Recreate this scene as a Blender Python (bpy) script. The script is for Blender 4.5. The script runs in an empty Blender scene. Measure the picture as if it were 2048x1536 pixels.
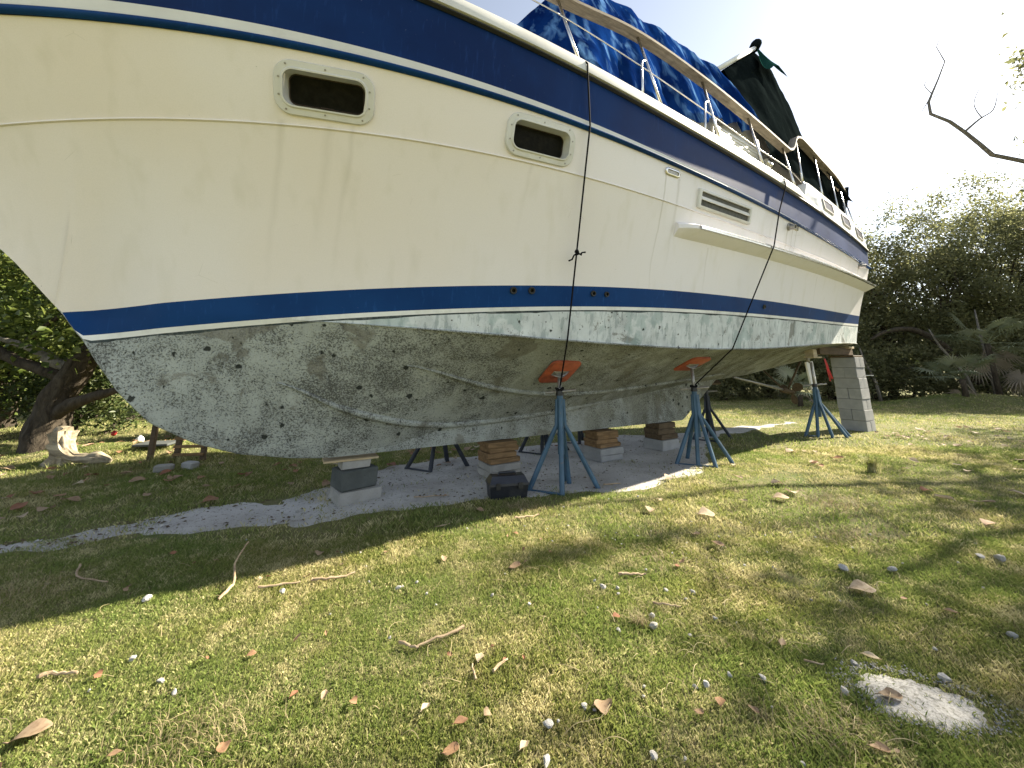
import bpy, math, random
import numpy as np
from mathutils import Vector, Matrix

SC = bpy.context.scene
COL = SC.collection
R = math.radians
rng = np.random.default_rng(7)
random.seed(7)

# ------------------------------------------------------------------ camera, sky, sun, exposure
CAM_H = 1.25
cam = bpy.data.cameras.new('camera')
cam_o = bpy.data.objects.new('camera', cam)
COL.objects.link(cam_o)
cam.sensor_fit = 'HORIZONTAL'
cam.sensor_width = 36.0
cam.lens = 36.0 * 769.0 / 2048.0
cam.shift_y = -(768.0 - 571.5) / 2048.0
cam.clip_start = 0.05
cam.clip_end = 3000.0
cam_o.location = (0, 0, CAM_H)
cam_o.rotation_euler = (R(90 + 12), 0, 0)
SC.camera = cam_o

SUN_EL = R(33.0)
SUN_AZ = R(23.0)          # angle from +X towards +Y
world = bpy.data.worlds.new('World')
SC.world = world
world.use_nodes = True
wn = world.node_tree
bg = wn.nodes['Background']
sky = wn.nodes.new('ShaderNodeTexSky')
sky.sky_type = 'NISHITA'
sky.sun_disc = False
sky.sun_elevation = SUN_EL
sky.sun_rotation = R(90) - SUN_AZ
sky.air_density = 1.0
sky.dust_density = 0.5
sky.ozone_density = 1.0
hazy = wn.nodes.new('ShaderNodeHueSaturation')      # thin bright haze: the blue is pale everywhere
hazy.inputs['Saturation'].default_value = 0.55
wn.links.new(sky.outputs[0], hazy.inputs['Color'])
wn.links.new(hazy.outputs[0], bg.inputs[0])
bg.inputs[1].default_value = 0.06

sun = bpy.data.lights.new('sun', 'SUN')
sun.energy = 5.0
sun.angle = R(0.6)
sun.color = (1.0, 0.90, 0.72)
sun_o = bpy.data.objects.new('sun', sun)
COL.objects.link(sun_o)
sd = Vector((math.cos(SUN_EL) * math.cos(SUN_AZ), math.cos(SUN_EL) * math.sin(SUN_AZ), math.sin(SUN_EL)))
sun_o.rotation_euler = sd.to_track_quat('Z', 'Y').to_euler()
sun_o.location = (30, 12, 25)

SC.view_settings.view_transform = 'Standard'
SC.view_settings.look = 'None'
SC.view_settings.gamma = 1.0
SC.view_settings.exposure = 2.12
SC.view_settings.use_curve_mapping = False

# ------------------------------------------------------------------ helpers
class MB:
    """collects vertices and faces of ONE mesh"""
    def __init__(self):
        self.v = []; self.f = []
    def add(self, vs, fs):
        o = len(self.v)
        self.v.extend([tuple(map(float, p)) for p in vs])
        self.f.extend([tuple(i + o for i in q) for q in fs])
        return self
    def box(self, c, d, rot=None, taper=1.0):
        x, y, z = d[0] / 2, d[1] / 2, d[2] / 2
        vs = []
        for sz in (-1, 1):
            k = taper if sz > 0 else 1.0
            for sx, sy in ((-1, -1), (1, -1), (1, 1), (-1, 1)):
                vs.append(Vector((sx * x * k, sy * y * k, sz * z)))
        if rot is not None:
            vs = [rot @ p for p in vs]
        c = Vector(c)
        self.add([p + c for p in vs], [(3, 2, 1, 0), (4, 5, 6, 7), (0, 1, 5, 4), (1, 2, 6, 5), (2, 3, 7, 6), (3, 0, 4, 7)])
        return self
    def bbox(self, c, d, bev=0.006, rot=None):
        """box with chamfered edges"""
        x, y, z = d[0] / 2, d[1] / 2, d[2] / 2
        b = min(bev, x * .45, y * .45, z * .45)
        rings = []
        def ring(hx, hy, cz, cr):
            return [(-hx + cr, -hy, cz), (hx - cr, -hy, cz), (hx, -hy + cr, cz), (hx, hy - cr, cz), (hx - cr, hy, cz), (-hx + cr, hy, cz), (-hx, hy - cr, cz), (-hx, -hy + cr, cz)]
        rings = [ring(x - b, y - b, -z, b), ring(x, y, -z + b, b), ring(x, y, z - b, b), ring(x - b, y - b, z, b)]
        vs = [Vector(p) for r_ in rings for p in r_]
        fs = [tuple(reversed(range(8))), tuple(range(24, 32))]
        for k in range(3):
            for i in range(8):
                j = (i + 1) % 8
                fs.append((k * 8 + i, k * 8 + j, k * 8 + 8 + j, k * 8 + 8 + i))
        if rot is not None:
            vs = [rot @ p for p in vs]
        c = Vector(c)
        self.add([p + c for p in vs], fs)
        return self
    def tube(self, pts, rad, n=8, cap=True, squash=1.0):
        pts = [Vector(p) for p in pts]
        m = len(pts)
        if not hasattr(rad, '__len__'):
            rad = [rad] * m
        vs = []; up = None
        for i, p in enumerate(pts):
            t = (pts[min(i + 1, m - 1)] - pts[max(i - 1, 0)])
            if t.length < 1e-9: t = Vector((0, 0, 1))
            t.normalize()
            if up is None:
                up = Vector((0, 0, 1)) if abs(t.z) < .9 else Vector((1, 0, 0))
            a = t.cross(up)
            if a.length < 1e-6: a = t.cross(Vector((0, 1, 0.1)))
            a.normalize()
            b = a.cross(t); b.normalize(); up = b
            for k in range(n):
                w = 2 * math.pi * k / n
                vs.append(p + a * math.cos(w) * rad[i] + b * math.sin(w) * rad[i] * squash)
        fs = []
        for i in range(m - 1):
            for k in range(n):
                k2 = (k + 1) % n
                fs.append((i * n + k, i * n + k2, (i + 1) * n + k2, (i + 1) * n + k))
        if cap:
            fs.append(tuple(reversed(range(n)))); fs.append(tuple((m - 1) * n + k for k in range(n)))
        self.add(vs, fs)
        return self
    def grid(self, P, flip=False, closed=False):
        """P array (a,b,3)"""
        a, b = P.shape[:2]
        fs = []
        for i in range(a - 1):
            for j in range(b - 1 if not closed else b):
                j2 = (j + 1) % b
                q = (i * b + j, i * b + j2, (i + 1) * b + j2, (i + 1) * b + j)
                fs.append(tuple(reversed(q)) if flip else q)
        self.add(P.reshape(-1, 3), fs)
        return self
    def build(self, name, mat, parent=None, smooth=False, loc=None, rz=None):
        me = bpy.data.meshes.new(name)
        me.from_pydata(self.v, [], self.f)
        return mk(name, me, mat, parent, smooth, loc, rz)

def mk(name, me, mat, parent=None, smooth=False, loc=None, rz=None):
    me.materials.clear()
    if mat is not None: me.materials.append(mat)
    if smooth is True:
        me.shade_smooth()
    elif smooth:
        me.shade_smooth()
        me.set_sharp_from_angle(angle=R(smooth))
    me.validate()
    o = bpy.data.objects.new(name, me)
    COL.objects.link(o)
    if parent is not None: o.parent = parent
    if loc is not None: o.location = loc
    if rz is not None: o.rotation_euler = (0, 0, rz) if not hasattr(rz, '__len__') else rz
    return o

def np_mesh(name, V, F):
    """triangles or quads given as arrays"""
    me = bpy.data.meshes.new(name)
    V = np.ascontiguousarray(V, dtype=np.float32); F = np.ascontiguousarray(F, dtype=np.int32)
    k = F.shape[1]
    me.vertices.add(len(V)); me.vertices.foreach_set('co', V.ravel())
    me.loops.add(F.size); me.loops.foreach_set('vertex_index', F.ravel())
    me.polygons.add(len(F)); me.polygons.foreach_set('loop_start', np.arange(len(F), dtype=np.int32) * k)
    me.update(calc_edges=True)
    return me

def tag(o, label=None, cat=None, group=None, kind=None):
    if label: o['label'] = label
    if cat: o['category'] = cat
    if group: o['group'] = group
    if kind: o['kind'] = kind
    return o

def empty(name, loc, rz=0.0, label=None, cat=None, group=None):
    o = bpy.data.objects.new(name, None)
    o.empty_display_size = 0.1
    COL.objects.link(o)
    o.location = loc
    o.rotation_euler = (0, 0, rz)
    return tag(o, label, cat, group)

# ------------------------------------------------------------------ materials
class NT:
    def __init__(self, name):
        self.m = bpy.data.materials.new(name)
        self.m.use_nodes = True
        self.t = self.m.node_tree
        self.b = self.t.nodes['Principled BSDF']
        self.out = self.t.nodes['Material Output']
    def n(self, typ, **kw):
        nd = self.t.nodes.new(typ)
        for k, v in kw.items(): setattr(nd, k, v)
        return nd
    def l(self, a, b): self.t.links.new(a, b)
    def val(self, x, sock):
        if hasattr(x, 'is_output'): self.l(x, sock)
        else: sock.default_value = x
    def coord(self, kind='Object', scale=(1, 1, 1), rot=(0, 0, 0)):
        if kind == 'World':
            c = self.n('ShaderNodeNewGeometry').outputs['Position']
        else:
            c = self.n('ShaderNodeTexCoord').outputs[kind]
        mp = self.n('ShaderNodeMapping')
        mp.inputs['Scale'].default_value = scale
        mp.inputs['Rotation'].default_value = rot
        self.l(c, mp.inputs[0])
        return mp.outputs[0]
    def noise(self, co, scale=5.0, detail=4.0, rough=.55, dist=0.0):
        nd = self.n('ShaderNodeTexNoise')
        self.l(co, nd.inputs['Vector'])
        nd.inputs['Scale'].default_value = scale
        nd.inputs['Detail'].default_value = detail
        nd.inputs['Roughness'].default_value = rough
        nd.inputs['Distortion'].default_value = dist
        return nd.outputs['Fac']
    def voro(self, co, scale=5.0, out='Distance', feature='F1', rand=1.0):
        nd = self.n('ShaderNodeTexVoronoi', feature=feature)
        self.l(co, nd.inputs['Vector'])
        nd.inputs['Scale'].default_value = scale
        nd.inputs['Randomness'].default_value = rand
        return nd.outputs[out]
    def ramp(self, x, lo, hi, a=0.0, b=1.0):
        nd = self.n('ShaderNodeMapRange')
        nd.clamp = True
        self.val(x, nd.inputs[0])
        nd.inputs[1].default_value = lo; nd.inputs[2].default_value = hi
        nd.inputs[3].default_value = a; nd.inputs[4].default_value = b
        return nd.outputs[0]
    def math(self, op, a, b=0.0):
        nd = self.n('ShaderNodeMath', operation=op)
        self.val(a, nd.inputs[0]); self.val(b, nd.inputs[1])
        return nd.outputs[0]
    def mix(self, f, a, b, blend='MIX'):
        nd = self.n('ShaderNodeMix', data_type='RGBA', blend_type=blend)
        nd.clamp_factor = True
        self.val(f, nd.inputs[0])
        for x, s in ((a, nd.inputs[6]), (b, nd.inputs[7])):
            if hasattr(x, 'is_output'): self.l(x, s)
            else: s.default_value = (*x, 1.0)
        return nd.outputs[2]
    def sep(self, co):
        nd = self.n('ShaderNodeSeparateXYZ'); self.l(co, nd.inputs[0]); return nd.outputs
    def bump(self, hgt, strength=.3, dist=.01):
        nd = self.n('ShaderNodeBump')
        nd.inputs['Strength'].default_value = strength
        nd.inputs['Distance'].default_value = dist
        self.l(hgt, nd.inputs['Height'])
        self.l(nd.outputs[0], self.b.inputs['Normal'])
    def set(self, col=None, rough=None, metal=None, spec=None, coat=None):
        if col is not None:
            if hasattr(col, 'is_output'): self.l(col, self.b.inputs['Base Color'])
            else: self.b.inputs['Base Color'].default_value = (*col, 1)
        if rough is not None: self.val(rough, self.b.inputs['Roughness'])
        if metal is not None: self.b.inputs['Metallic'].default_value = metal
        if spec is not None: self.b.inputs['Specular IOR Level'].default_value = spec
        if coat is not None: self.b.inputs['Coat Weight'].default_value = coat
        return self
    def translucent(self, col, fac):
        tr = self.n('ShaderNodeBsdfTranslucent')
        if hasattr(col, 'is_output'): self.l(col, tr.inputs[0])
        else: tr.inputs[0].default_value = (*col, 1)
        mx = self.n('ShaderNodeMixShader'); mx.inputs[0].default_value = fac
        self.l(self.b.outputs[0], mx.inputs[1]); self.l(tr.outputs[0], mx.inputs[2])
        self.l(mx.outputs[0], self.out.inputs[0])

def simple(name, col, rough=.5, metal=0.0, var=.25, scale=8.0, bump=0.0, dirt=None, dirt_amt=.5):
    k = NT(name); co = k.coord()
    n1 = k.noise(co, scale, 5)
    c = k.mix(k.ramp(n1, .3, .7), tuple(x * (1 - var) for x in col), tuple(min(1, x * (1 + var)) for x in col))
    if dirt:
        n2 = k.noise(co, scale * .45, 6, .7)
        c = k.mix(k.ramp(n2, .52, .68, 0, dirt_amt), c, dirt)
    k.set(c, rough, metal)
    if bump: k.bump(k.noise(co, scale * 5, 4), bump, .01)
    return k.m

M = {}
def mat_gelcoat():
    k = NT('gelcoat_cream'); co = k.coord()
    x, y, z = k.sep(co)
    n1 = k.noise(co, .55, 3)
    c = k.mix(k.ramp(n1, .35, .65), (.83, .75, .68), (.85, .795, .77))
    c = k.mix(k.ramp(x, -1.5, 4.5), c, (.83, .80, .83))          # base tone turns cooler further aft
    # vertical rain streaks
    st = k.noise(k.coord(scale=(7, 7, .16)), 1.0, 2, .5)
    c = k.mix(k.ramp(st, .55, .78, 0, .22), c, (.56, .52, .40))
    wob = k.math('MULTIPLY', k.math('SUBTRACT', k.noise(k.coord(scale=(1, 1, 1.6)), 1.5, 3), .5), .10)
    for x0, w, zt, zl, am in ((-.98, .035, 3.10, 1.3, .20), (-.66, .05, 3.10, 1.0, .18), (-.50, .03, 3.12, 1.25, .20), (1.0, .03, 3.10, .7, .14), (2.68, .016, 3.36, 1.5, .62), (2.90, .03, 3.36, 1.1, .40), (5.66, .016, 3.28, .6, .6), (5.78, .012, 3.28, .55, .6), (5.50, .03, 3.25, .45, .5), (9.0, .03, 3.2, .4, .5), (3.62, .02, 2.7, .7, .3), (6.9, .02, 2.75, .6, .3)):
        dx = k.math('ABSOLUTE', k.math('SUBTRACT', k.math('ADD', x, wob), x0))
        f = k.math('MULTIPLY', k.ramp(dx, 0, w, am, 0), k.math('MULTIPLY', k.ramp(z, zt - zl, zt - .05, 0, 1), k.ramp(z, zt, zt + .01, 1, 0)))
        c = k.mix(f, c, (.36, .32, .24))
    sc_ = k.voro(k.coord(scale=(1.0, 1.0, 1.4), rot=(0, .6, 0)), 1.6, 'Distance', 'DISTANCE_TO_EDGE')
    c = k.mix(k.math('MULTIPLY', k.ramp(sc_, .0, .004, .35, 0), k.ramp(k.noise(co, 3.1, 3), .62, .66)), c, (.40, .37, .30))
    fn = k.noise(co, 140, 3)
    c = k.mix(k.ramp(fn, .35, .7, 0, .16), c, (.55, .53, .44))
    sp = k.voro(co, 5.0)
    c = k.mix(k.ramp(sp, .012, .022, .5, 0), c, (.2, .18, .14))
    k.set(c, k.ramp(n1, .3, .7, .34, .46))
    k.bump(k.noise(co, 2.0, 2), .05, .02)
    return k.m
def mat_navy(name, a, b, rough):
    k = NT(name); co = k.coord()
    n1 = k.noise(co, 1.3, 4)
    c = k.mix(k.ramp(n1, .35, .65), a, b)
    st = k.noise(k.coord(scale=(30, 30, 1.2)), 1.0, 3)
    c = k.mix(k.ramp(st, .6, .8, 0, .25), c, tuple(min(1, q * 2.6 + .02) for q in b))
    sc = k.noise(co, 28, 6, .75)
    c = k.mix(k.ramp(sc, .66, .74, 0, .35), c, (.25, .30, .38))
    k.set(c, k.ramp(n1, .3, .7, rough, rough + .12), spec=.10)
    k.bump(k.noise(co, 1.6, 2), .05, .03)
    return k.m
def mat_bottom(name, white, olive_amt, side):
    k = NT(name); co = k.coord()
    x, y, z = k.sep(co)
    big = k.noise(co, 1.15, 5, .6, .4)
    mid = k.noise(co, 4.3, 6, .65, .3)
    spk = k.noise(co, 66, 6, .75)
    spk2 = k.noise(co, 150, 3, .7)
    grey = k.mix(k.ramp(mid, .35, .65), (.11, .115, .11), (.19, .195, .185))
    grey = k.mix(k.ramp(spk2, .45, .65, 0, .5), grey, (.07, .072, .065))
    wht = k.mix(k.ramp(mid, .3, .7), tuple(q * .72 for q in white), white)
    # peeling primer: coverage breaks up at the speckle scale, less of it where it was scraped
    cov = k.math('ADD', k.math('MULTIPLY', k.math('SUBTRACT', big, .5), .75), k.math('MULTIPLY', k.math('SUBTRACT', mid, .5), .6))
    thr = k.math('ADD', k.math('ADD', cov, k.math('MULTIPLY', k.math('SUBTRACT', spk, .5), 2.0)), k.math('MULTIPLY', k.math('SUBTRACT', spk2, .5), .7))
    lo = -.15 if not side else -.40
    f = k.ramp(thr, lo, lo + .10)
    c = k.mix(f, grey, wht)
    # scraped bare islands with hard edges
    isl = k.noise(co, 1.5, 7, .62, .5)
    fi = k.ramp(k.math('ADD', isl, k.math('MULTIPLY', k.math('SUBTRACT', spk, .5), .16)), .585, .605)
    c = k.mix(k.math('MULTIPLY', fi, .75), c, k.mix(k.ramp(mid, .4, .6), (.155, .15, .125), (.225, .22, .195)))
    if side:
        dr = k.noise(k.coord(scale=(17, 17, 3.0)), 1.0, 6, .7)
        c = k.mix(k.ramp(dr, .53, .60, 0, .6), c, (.27, .32, .325))
        bl = k.noise(co, 2.6, 4, .6)
        c = k.mix(k.ramp(bl, .58, .62, 0, .5), c, (.33, .43, .42))
    # olive slime with some underbody shade in the colour, stronger aft than on the forefoot
    ol = k.noise(co, 2.1, 5, .6)
    gx = k.ramp(x, -.6, 2.4, .05, 1.0)
    olf = k.math('MULTIPLY', k.ramp(ol, .34, .60, .2, 1.0), k.math('MULTIPLY', gx, olive_amt))
    c = k.mix(olf, c, k.mix(k.ramp(spk, .42, .58), (.075, .073, .050), (.20, .195, .140)))
    # roller-width vertical wipe marks
    wp = k.noise(k.coord(scale=(5, 5, .8)), 1.0, 3, .5)
    c = k.mix(k.ramp(wp, .55, .75, 0, .22), c, (.14, .145, .135))
    # dark barnacle scars
    cw = k.n('ShaderNodeVectorMath', operation='ADD'); nv = k.n('ShaderNodeTexNoise'); nv.inputs['Scale'].default_value = 22; k.l(co, nv.inputs['Vector'])
    sv = k.n('ShaderNodeVectorMath', operation='SCALE'); k.l(nv.outputs['Color'], sv.inputs[0]); sv.inputs['Scale'].default_value = .05; k.l(co, cw.inputs[0]); k.l(sv.outputs[0], cw.inputs[1]); cw = cw.outputs[0]
    v = k.voro(cw, 8.5); rs = k.sep(k.voro(cw, 8.5, 'Color'))
    rad = k.math('MULTIPLY', k.math('POWER', rs[0], 2.6), .26 if not side else .16)
    ed = k.math('MULTIPLY', k.math('SUBTRACT', spk, .5), .16)
    spot = k.math('SUBTRACT', k.math('ADD', v, ed), rad)
    c = k.mix(k.ramp(spot, .0, .07, .55, 0), c, (.16, .165, .155))
    c = k.mix(k.ramp(spot, -.015, .012, .95, 0), c, (.035, .040, .037))
    v2 = k.voro(co, 21); v2c = k.sep(k.voro(co, 21, 'Color'))
    spot2 = k.math('SUBTRACT', v2, k.math('MULTIPLY', k.math('POWER', v2c[1], 3.5), .19))
    c = k.mix(k.ramp(spot2, -.02, .03, .85, 0), c, (.045, .047, .043))
    k.set(c, .88, spec=.12)
    k.bump(k.math('ADD', k.math('MULTIPLY', f, .7), k.math('ADD', mid, k.math('MULTIPLY', spk, .5))), .6, .012)
    return k.m
def mat_ground():
    k = NT('ground_turf'); co = k.coord('World')
    n1 = k.noise(co, .7, 5); n2 = k.noise(co, 9, 6, .7); n3 = k.noise(co, 70, 4, .7)
    c = k.mix(k.ramp(n1, .35, .65), (.10, .125, .042), (.18, .175, .075))
    c = k.mix(k.ramp(n2, .45, .65), c, (.19, .165, .09))
    c = k.mix(k.ramp(n3, .55, .7, 0, .7), c, (.04, .045, .02))
    k.set(c, .95, spec=.1)
    k.bump(k.math('ADD', n2, n3), .8, .02)
    return k.m
def mat_grass():
    k = NT('grass_blades'); co = k.coord('World')
    at = k.n('ShaderNodeAttribute', attribute_name='rnd').outputs['Fac']
    n1 = k.noise(co, .9, 4); n2 = k.noise(co, 4.5, 5, .65)
    g = k.mix(at, (.11, .165, .036), (.30, .345, .10))
    dry = k.math('ADD', k.math('ADD', k.math('MULTIPLY', n1, .75), k.math('MULTIPLY', n2, .95)), k.math('MULTIPLY', at, .34))
    c = k.mix(k.ramp(dry, .97, 1.22, 0, 1), k.mix(k.ramp(n1, .42, .62), g, k.mix(at, (.18, .20, .05), (.40, .40, .13))), k.mix(k.ramp(n2, .4, .6), (.40, .33, .18), (.58, .52, .29)))
    k.set(c, .6, spec=.25)
    k.translucent(c, .42)
    return k.m
def mat_leaf(name, a, b, c2, tr=.35, rough=.45):
    k = NT(name); co = k.coord('World')
    at = k.n('ShaderNodeAttribute', attribute_name='rnd').outputs['Fac']
    c = k.mix(at, a, b)
    c = k.mix(k.ramp(k.noise(co, 1.3, 3), .5, .72, 0, .8), c, c2)
    k.set(c, rough, spec=.35)
    k.translucent(c, tr)
    return k.m
def mat_fallen():
    k = NT('dry_leaf')
    r_ = k.n('ShaderNodeObjectInfo').outputs['Random']
    co = k.coord()
    a = k.mix(k.ramp(r_, 0, .45), (.36, .27, .18), (.30, .18, .105))
    a = k.mix(k.ramp(r_, .5, .75), a, (.27, .125, .075))
    a = k.mix(k.ramp(r_, .8, .95), a, (.50, .42, .30))
    n1 = k.noise(co, 35, 5)
    a = k.mix(k.ramp(n1, .5, .75, 0, .6), a, (.14, .075, .04))
    k.set(a, .7, spec=.2); k.translucent(a, .22)
    return k.m
def mat_sand():
    k = NT('coral_sand'); co = k.coord('World')
    n1 = k.noise(co, 1.6, 5); n2 = k.noise(co, 22, 6, .75); n3 = k.noise(co, 120, 4, .7)
    c = k.mix(k.ramp(n1, .35, .65), (.40, .38, .355), (.58, .565, .54))
    c = k.mix(k.ramp(n2, .56, .68, 0, .85), c, (.10, .09, .075))
    c = k.mix(k.ramp(n3, .5, .7, 0, .5), c, (.20, .19, .17))
    v = k.voro(co, 30)
    c = k.mix(k.ramp(v, .08, .16, .8, 0), c, (.055, .05, .045))
    k.set(c, .95, spec=.15)
    k.bump(k.math('ADD', n2, k.math('MULTIPLY', n3, .6)), .9, .02)
    return k.m
def mat_wood(name, a, b, sc=1.0, axis='x', rough=.75):
    k = NT(name)
    s_ = {'x': (2, 22, 22), 'y': (22, 2, 22), 'z': (22, 22, 2)}[axis]
    co = k.coord(scale=tuple(q * sc for q in s_))
    n1 = k.noise(co, 1.2, 6, .65, .6)
    c = k.mix(k.ramp(n1, .3, .7), a, b)
    n2 = k.noise(k.coord(), 6, 4)
    c = k.mix(k.ramp(n2, .5, .75, 0, .5), c, tuple(q * .5 for q in a))
    k.set(c, rough, spec=.25); k.bump(n1, .35, .006)
    return k.m
def mat_bark(name, a, b):
    k = NT(name); co = k.coord('World', scale=(6, 6, 2.2))
    n1 = k.noise(co, 2.2, 6, .7, .8)
    c = k.mix(k.ramp(n1, .35, .65), a, b)
    k.set(c, .9, spec=.15); k.bump(n1, .9, .04)
    return k.m
def mat_concrete(name, a, b, dirt):
    k = NT(name); co = k.coord()
    n1 = k.noise(co, 5, 5); n2 = k.noise(co, 60, 5, .7)
    r_ = k.n('ShaderNodeObjectInfo').outputs['Random']
    c = k.mix(k.ramp(n1, .3, .7), a, b)
    c = k.mix(k.math('MULTIPLY', r_, .35), c, tuple(q * .72 for q in a))
    c = k.mix(k.ramp(n2, .55, .75, 0, .5), c, dirt)
    k.set(c, .92, spec=.15); k.bump(n2, .6, .006)
    return k.m
def mat_cloth(name, a, b, fade, fade_amt, tr=.12):
    k = NT(name); co = k.coord()
    n1 = k.noise(k.coord(scale=(3.0, 3.0, .9)), 1.0, 5, .6)
    c = k.mix(k.ramp(n1, .35, .65), a, b)
    n2 = k.noise(k.coord(scale=(6.5, 6.5, .45), rot=(0, .25, 0)), 1.0, 3, .55, .4)
    c = k.mix(k.ramp(n2, .52, .74, 0, fade_amt), c, fade)
    k.set(c, .85, spec=.01)
    k.bump(k.math('ADD', k.noise(co, 3.2, 3, .5, .4), k.math('MULTIPLY', k.noise(co, 90, 3), .1)), .35, .04)
    df = k.n('ShaderNodeBsdfDiffuse'); k.l(c, df.inputs[0]); bn = [n for n in k.t.nodes if n.type == 'BUMP'][0]; k.l(bn.outputs[0], df.inputs['Normal'])
    tn = k.n('ShaderNodeBsdfTranslucent'); k.l(c, tn.inputs[0]); mx = k.n('ShaderNodeMixShader'); mx.inputs[0].default_value = tr
    k.l(df.outputs[0], mx.inputs[1]); k.l(tn.outputs[0], mx.inputs[2]); k.l(mx.outputs[0], k.out.inputs[0])
    return k.m
def mat_metal_blue():
    k = NT('worn_blue_paint'); co = k.coord()
    n1 = k.noise(co, 14, 5, .7); n2 = k.noise(co, 5, 4)
    c = k.mix(k.ramp(n2, .3, .7), (.030, .070, .115), (.060, .125, .195))
    c = k.mix(k.ramp(n1, .60, .72, 0, .8), c, (.13, .10, .085))
    k.set(c, .5, spec=.4); k.bump(n1, .2, .004)
    return k.m

M['gel'] = mat_gelcoat()
M['navy'] = mat_navy('navy_gelcoat', (.003, .017, .082), (.004, .027, .120), .40)
M['boot'] = mat_navy('boot_stripe_blue', (.004, .034, .135), (.007, .050, .180), .44)
M['white'] = simple('white_paint', (.64, .63, .59), .4, var=.08, scale=3, dirt=(.40, .37, .28), dirt_amt=.35)
M['stripe'] = simple('stripe_white', (.78, .78, .75), .5, var=.07, scale=5, dirt=(.35, .33, .26), dirt_amt=.45)
M['bottom'] = mat_bottom('peeling_antifouling', (.47, .505, .49), .70, False)
M['bottom_side'] = mat_bottom('peeling_side_primer', (.74, .78, .78), .04, True)
M['glass'] = simple('dark_glass', (.006, .006, .0045), .35, var=.6, scale=22, dirt=(.016, .014, .009), dirt_amt=.6)
M['bronze_glass'] = simple('tinted_pane', (.022, .012, .007), .3, var=.3)
M['glass'].node_tree.nodes['Principled BSDF'].inputs['Specular IOR Level'].default_value = .08
M['bronze_glass'].node_tree.nodes['Principled BSDF'].inputs['Specular IOR Level'].default_value = .06
M['rust'] = simple('rusty_metal', (.035, .022, .013), .8, var=.5, scale=30)
M['steel'] = simple('stainless_tube', (.62, .60, .56), .22, 1.0, var=.15, scale=12)
M['dull'] = simple('dull_galvanised', (.32, .31, .29), .45, .7, var=.3, scale=20, dirt=(.16, .09, .05), dirt_amt=.5)
M['black'] = simple('black_rope', (.012, .012, .013), .8, var=.4, scale=80)
M['black'].node_tree.nodes['Principled BSDF'].inputs['Specular IOR Level'].default_value = .05
M['blackplastic'] = simple('black_plastic', (.012, .014, .02), .38, var=.3, scale=14, dirt=(.08, .075, .06), dirt_amt=.3)
M['rubber'] = simple('black_fitting', (.018, .018, .017), .5, var=.4, scale=30)
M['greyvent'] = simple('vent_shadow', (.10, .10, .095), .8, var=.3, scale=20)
M['railwood'] = mat_wood('weathered_teak', (.16, .135, .105), (.36, .31, .25), 1.2)
M['timber'] = mat_wood('old_timber', (.10, .062, .03), (.28, .175, .085))
M['timber_dark'] = mat_wood('dark_timber', (.055, .038, .022), (.14, .10, .06))
M['pine'] = mat_wood('pale_pine', (.40, .32, .20), (.58, .49, .34))
M['ply'] = mat_wood('plywood', (.36, .27, .15), (.52, .42, .27))
M['drift'] = mat_wood('driftwood', (.13, .105, .07), (.44, .38, .27), .8)
M['stick'] = mat_wood('dry_stick', (.22, .15, .09), (.46, .36, .24), 2)
M['conc'] = mat_concrete('concrete_block', (.26, .265, .265), (.36, .36, .355), (.17, .17, .165))
M['conc_pale'] = mat_concrete('pale_concrete', (.25, .245, .225), (.37, .36, .335), (.15, .13, .10))
M['conc_dark'] = mat_concrete('dark_concrete', (.065, .072, .07), (.11, .12, .115), (.045, .045, .04))
M['bluepaint'] = mat_metal_blue()
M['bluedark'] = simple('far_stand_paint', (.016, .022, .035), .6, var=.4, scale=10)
M['orange'] = simple('orange_pad_paint', (.34, .075, .028), .6, var=.25, scale=14, dirt=(.12, .05, .03), dirt_amt=.5)
M['tarp'] = mat_cloth('blue_canvas', (.003, .014, .085), (.006, .036, .165), (.14, .30, .56), .8, .15)
M['tarp_dark'] = mat_cloth('black_mesh_cloth', (.0045, .0065, .007), (.009, .013, .0135), (.016, .022, .022), .4, .03)
M['tarp_green'] = mat_cloth('green_canvas', (.006, .028, .024), (.012, .05, .042), (.03, .08, .07), .3, .05)
M['stone'] = mat_concrete('coral_stone', (.34, .33, .31), (.52, .51, .49), (.17, .16, .14))
M['red'] = simple('red_plastic', (.45, .03, .03), .45, var=.2)
M['yellow'] = simple('yellow_plastic', (.55, .33, .02), .4, var=.15)
M['whiteplastic'] = simple('white_plastic', (.78, .78, .76), .4, var=.05)
M['ground'] = mat_ground(); M['grass'] = mat_grass(); M['sand'] = mat_sand(); M['fallen'] = mat_fallen()
M['bark_dark'] = mat_bark('dark_bark', (.030, .024, .018), (.085, .070, .052))
M['bark_grey'] = mat_bark('grey_bark', (.11, .10, .085), (.24, .22, .19))
M['leaf_sun'] = mat_leaf('seagrape_leaf', (.055, .090, .018), (.15, .185, .042), (.24, .25, .07), .45)
M['leaf_dark'] = mat_leaf('evergreen_leaf', (.036, .060, .018), (.090, .120, .038), (.14, .155, .05), .38)
M['leaf_right'] = mat_leaf('mangrove_leaf', (.105, .114, .052), (.225, .235, .112), (.28, .27, .13), .52)
M['palm'] = mat_leaf('palm_leaf', (.13, .16, .09), (.26, .29, .18), (.27, .27, .19), .35, .5)
M['palm_dry'] = mat_leaf('dry_palm_leaf', (.22, .18, .14), (.36, .31, .24), (.28, .24, .18), .25, .7)
M['straw'] = mat_leaf('straw', (.24, .19, .10), (.42, .35, .20), (.30, .25, .14), .3, .7)

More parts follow.
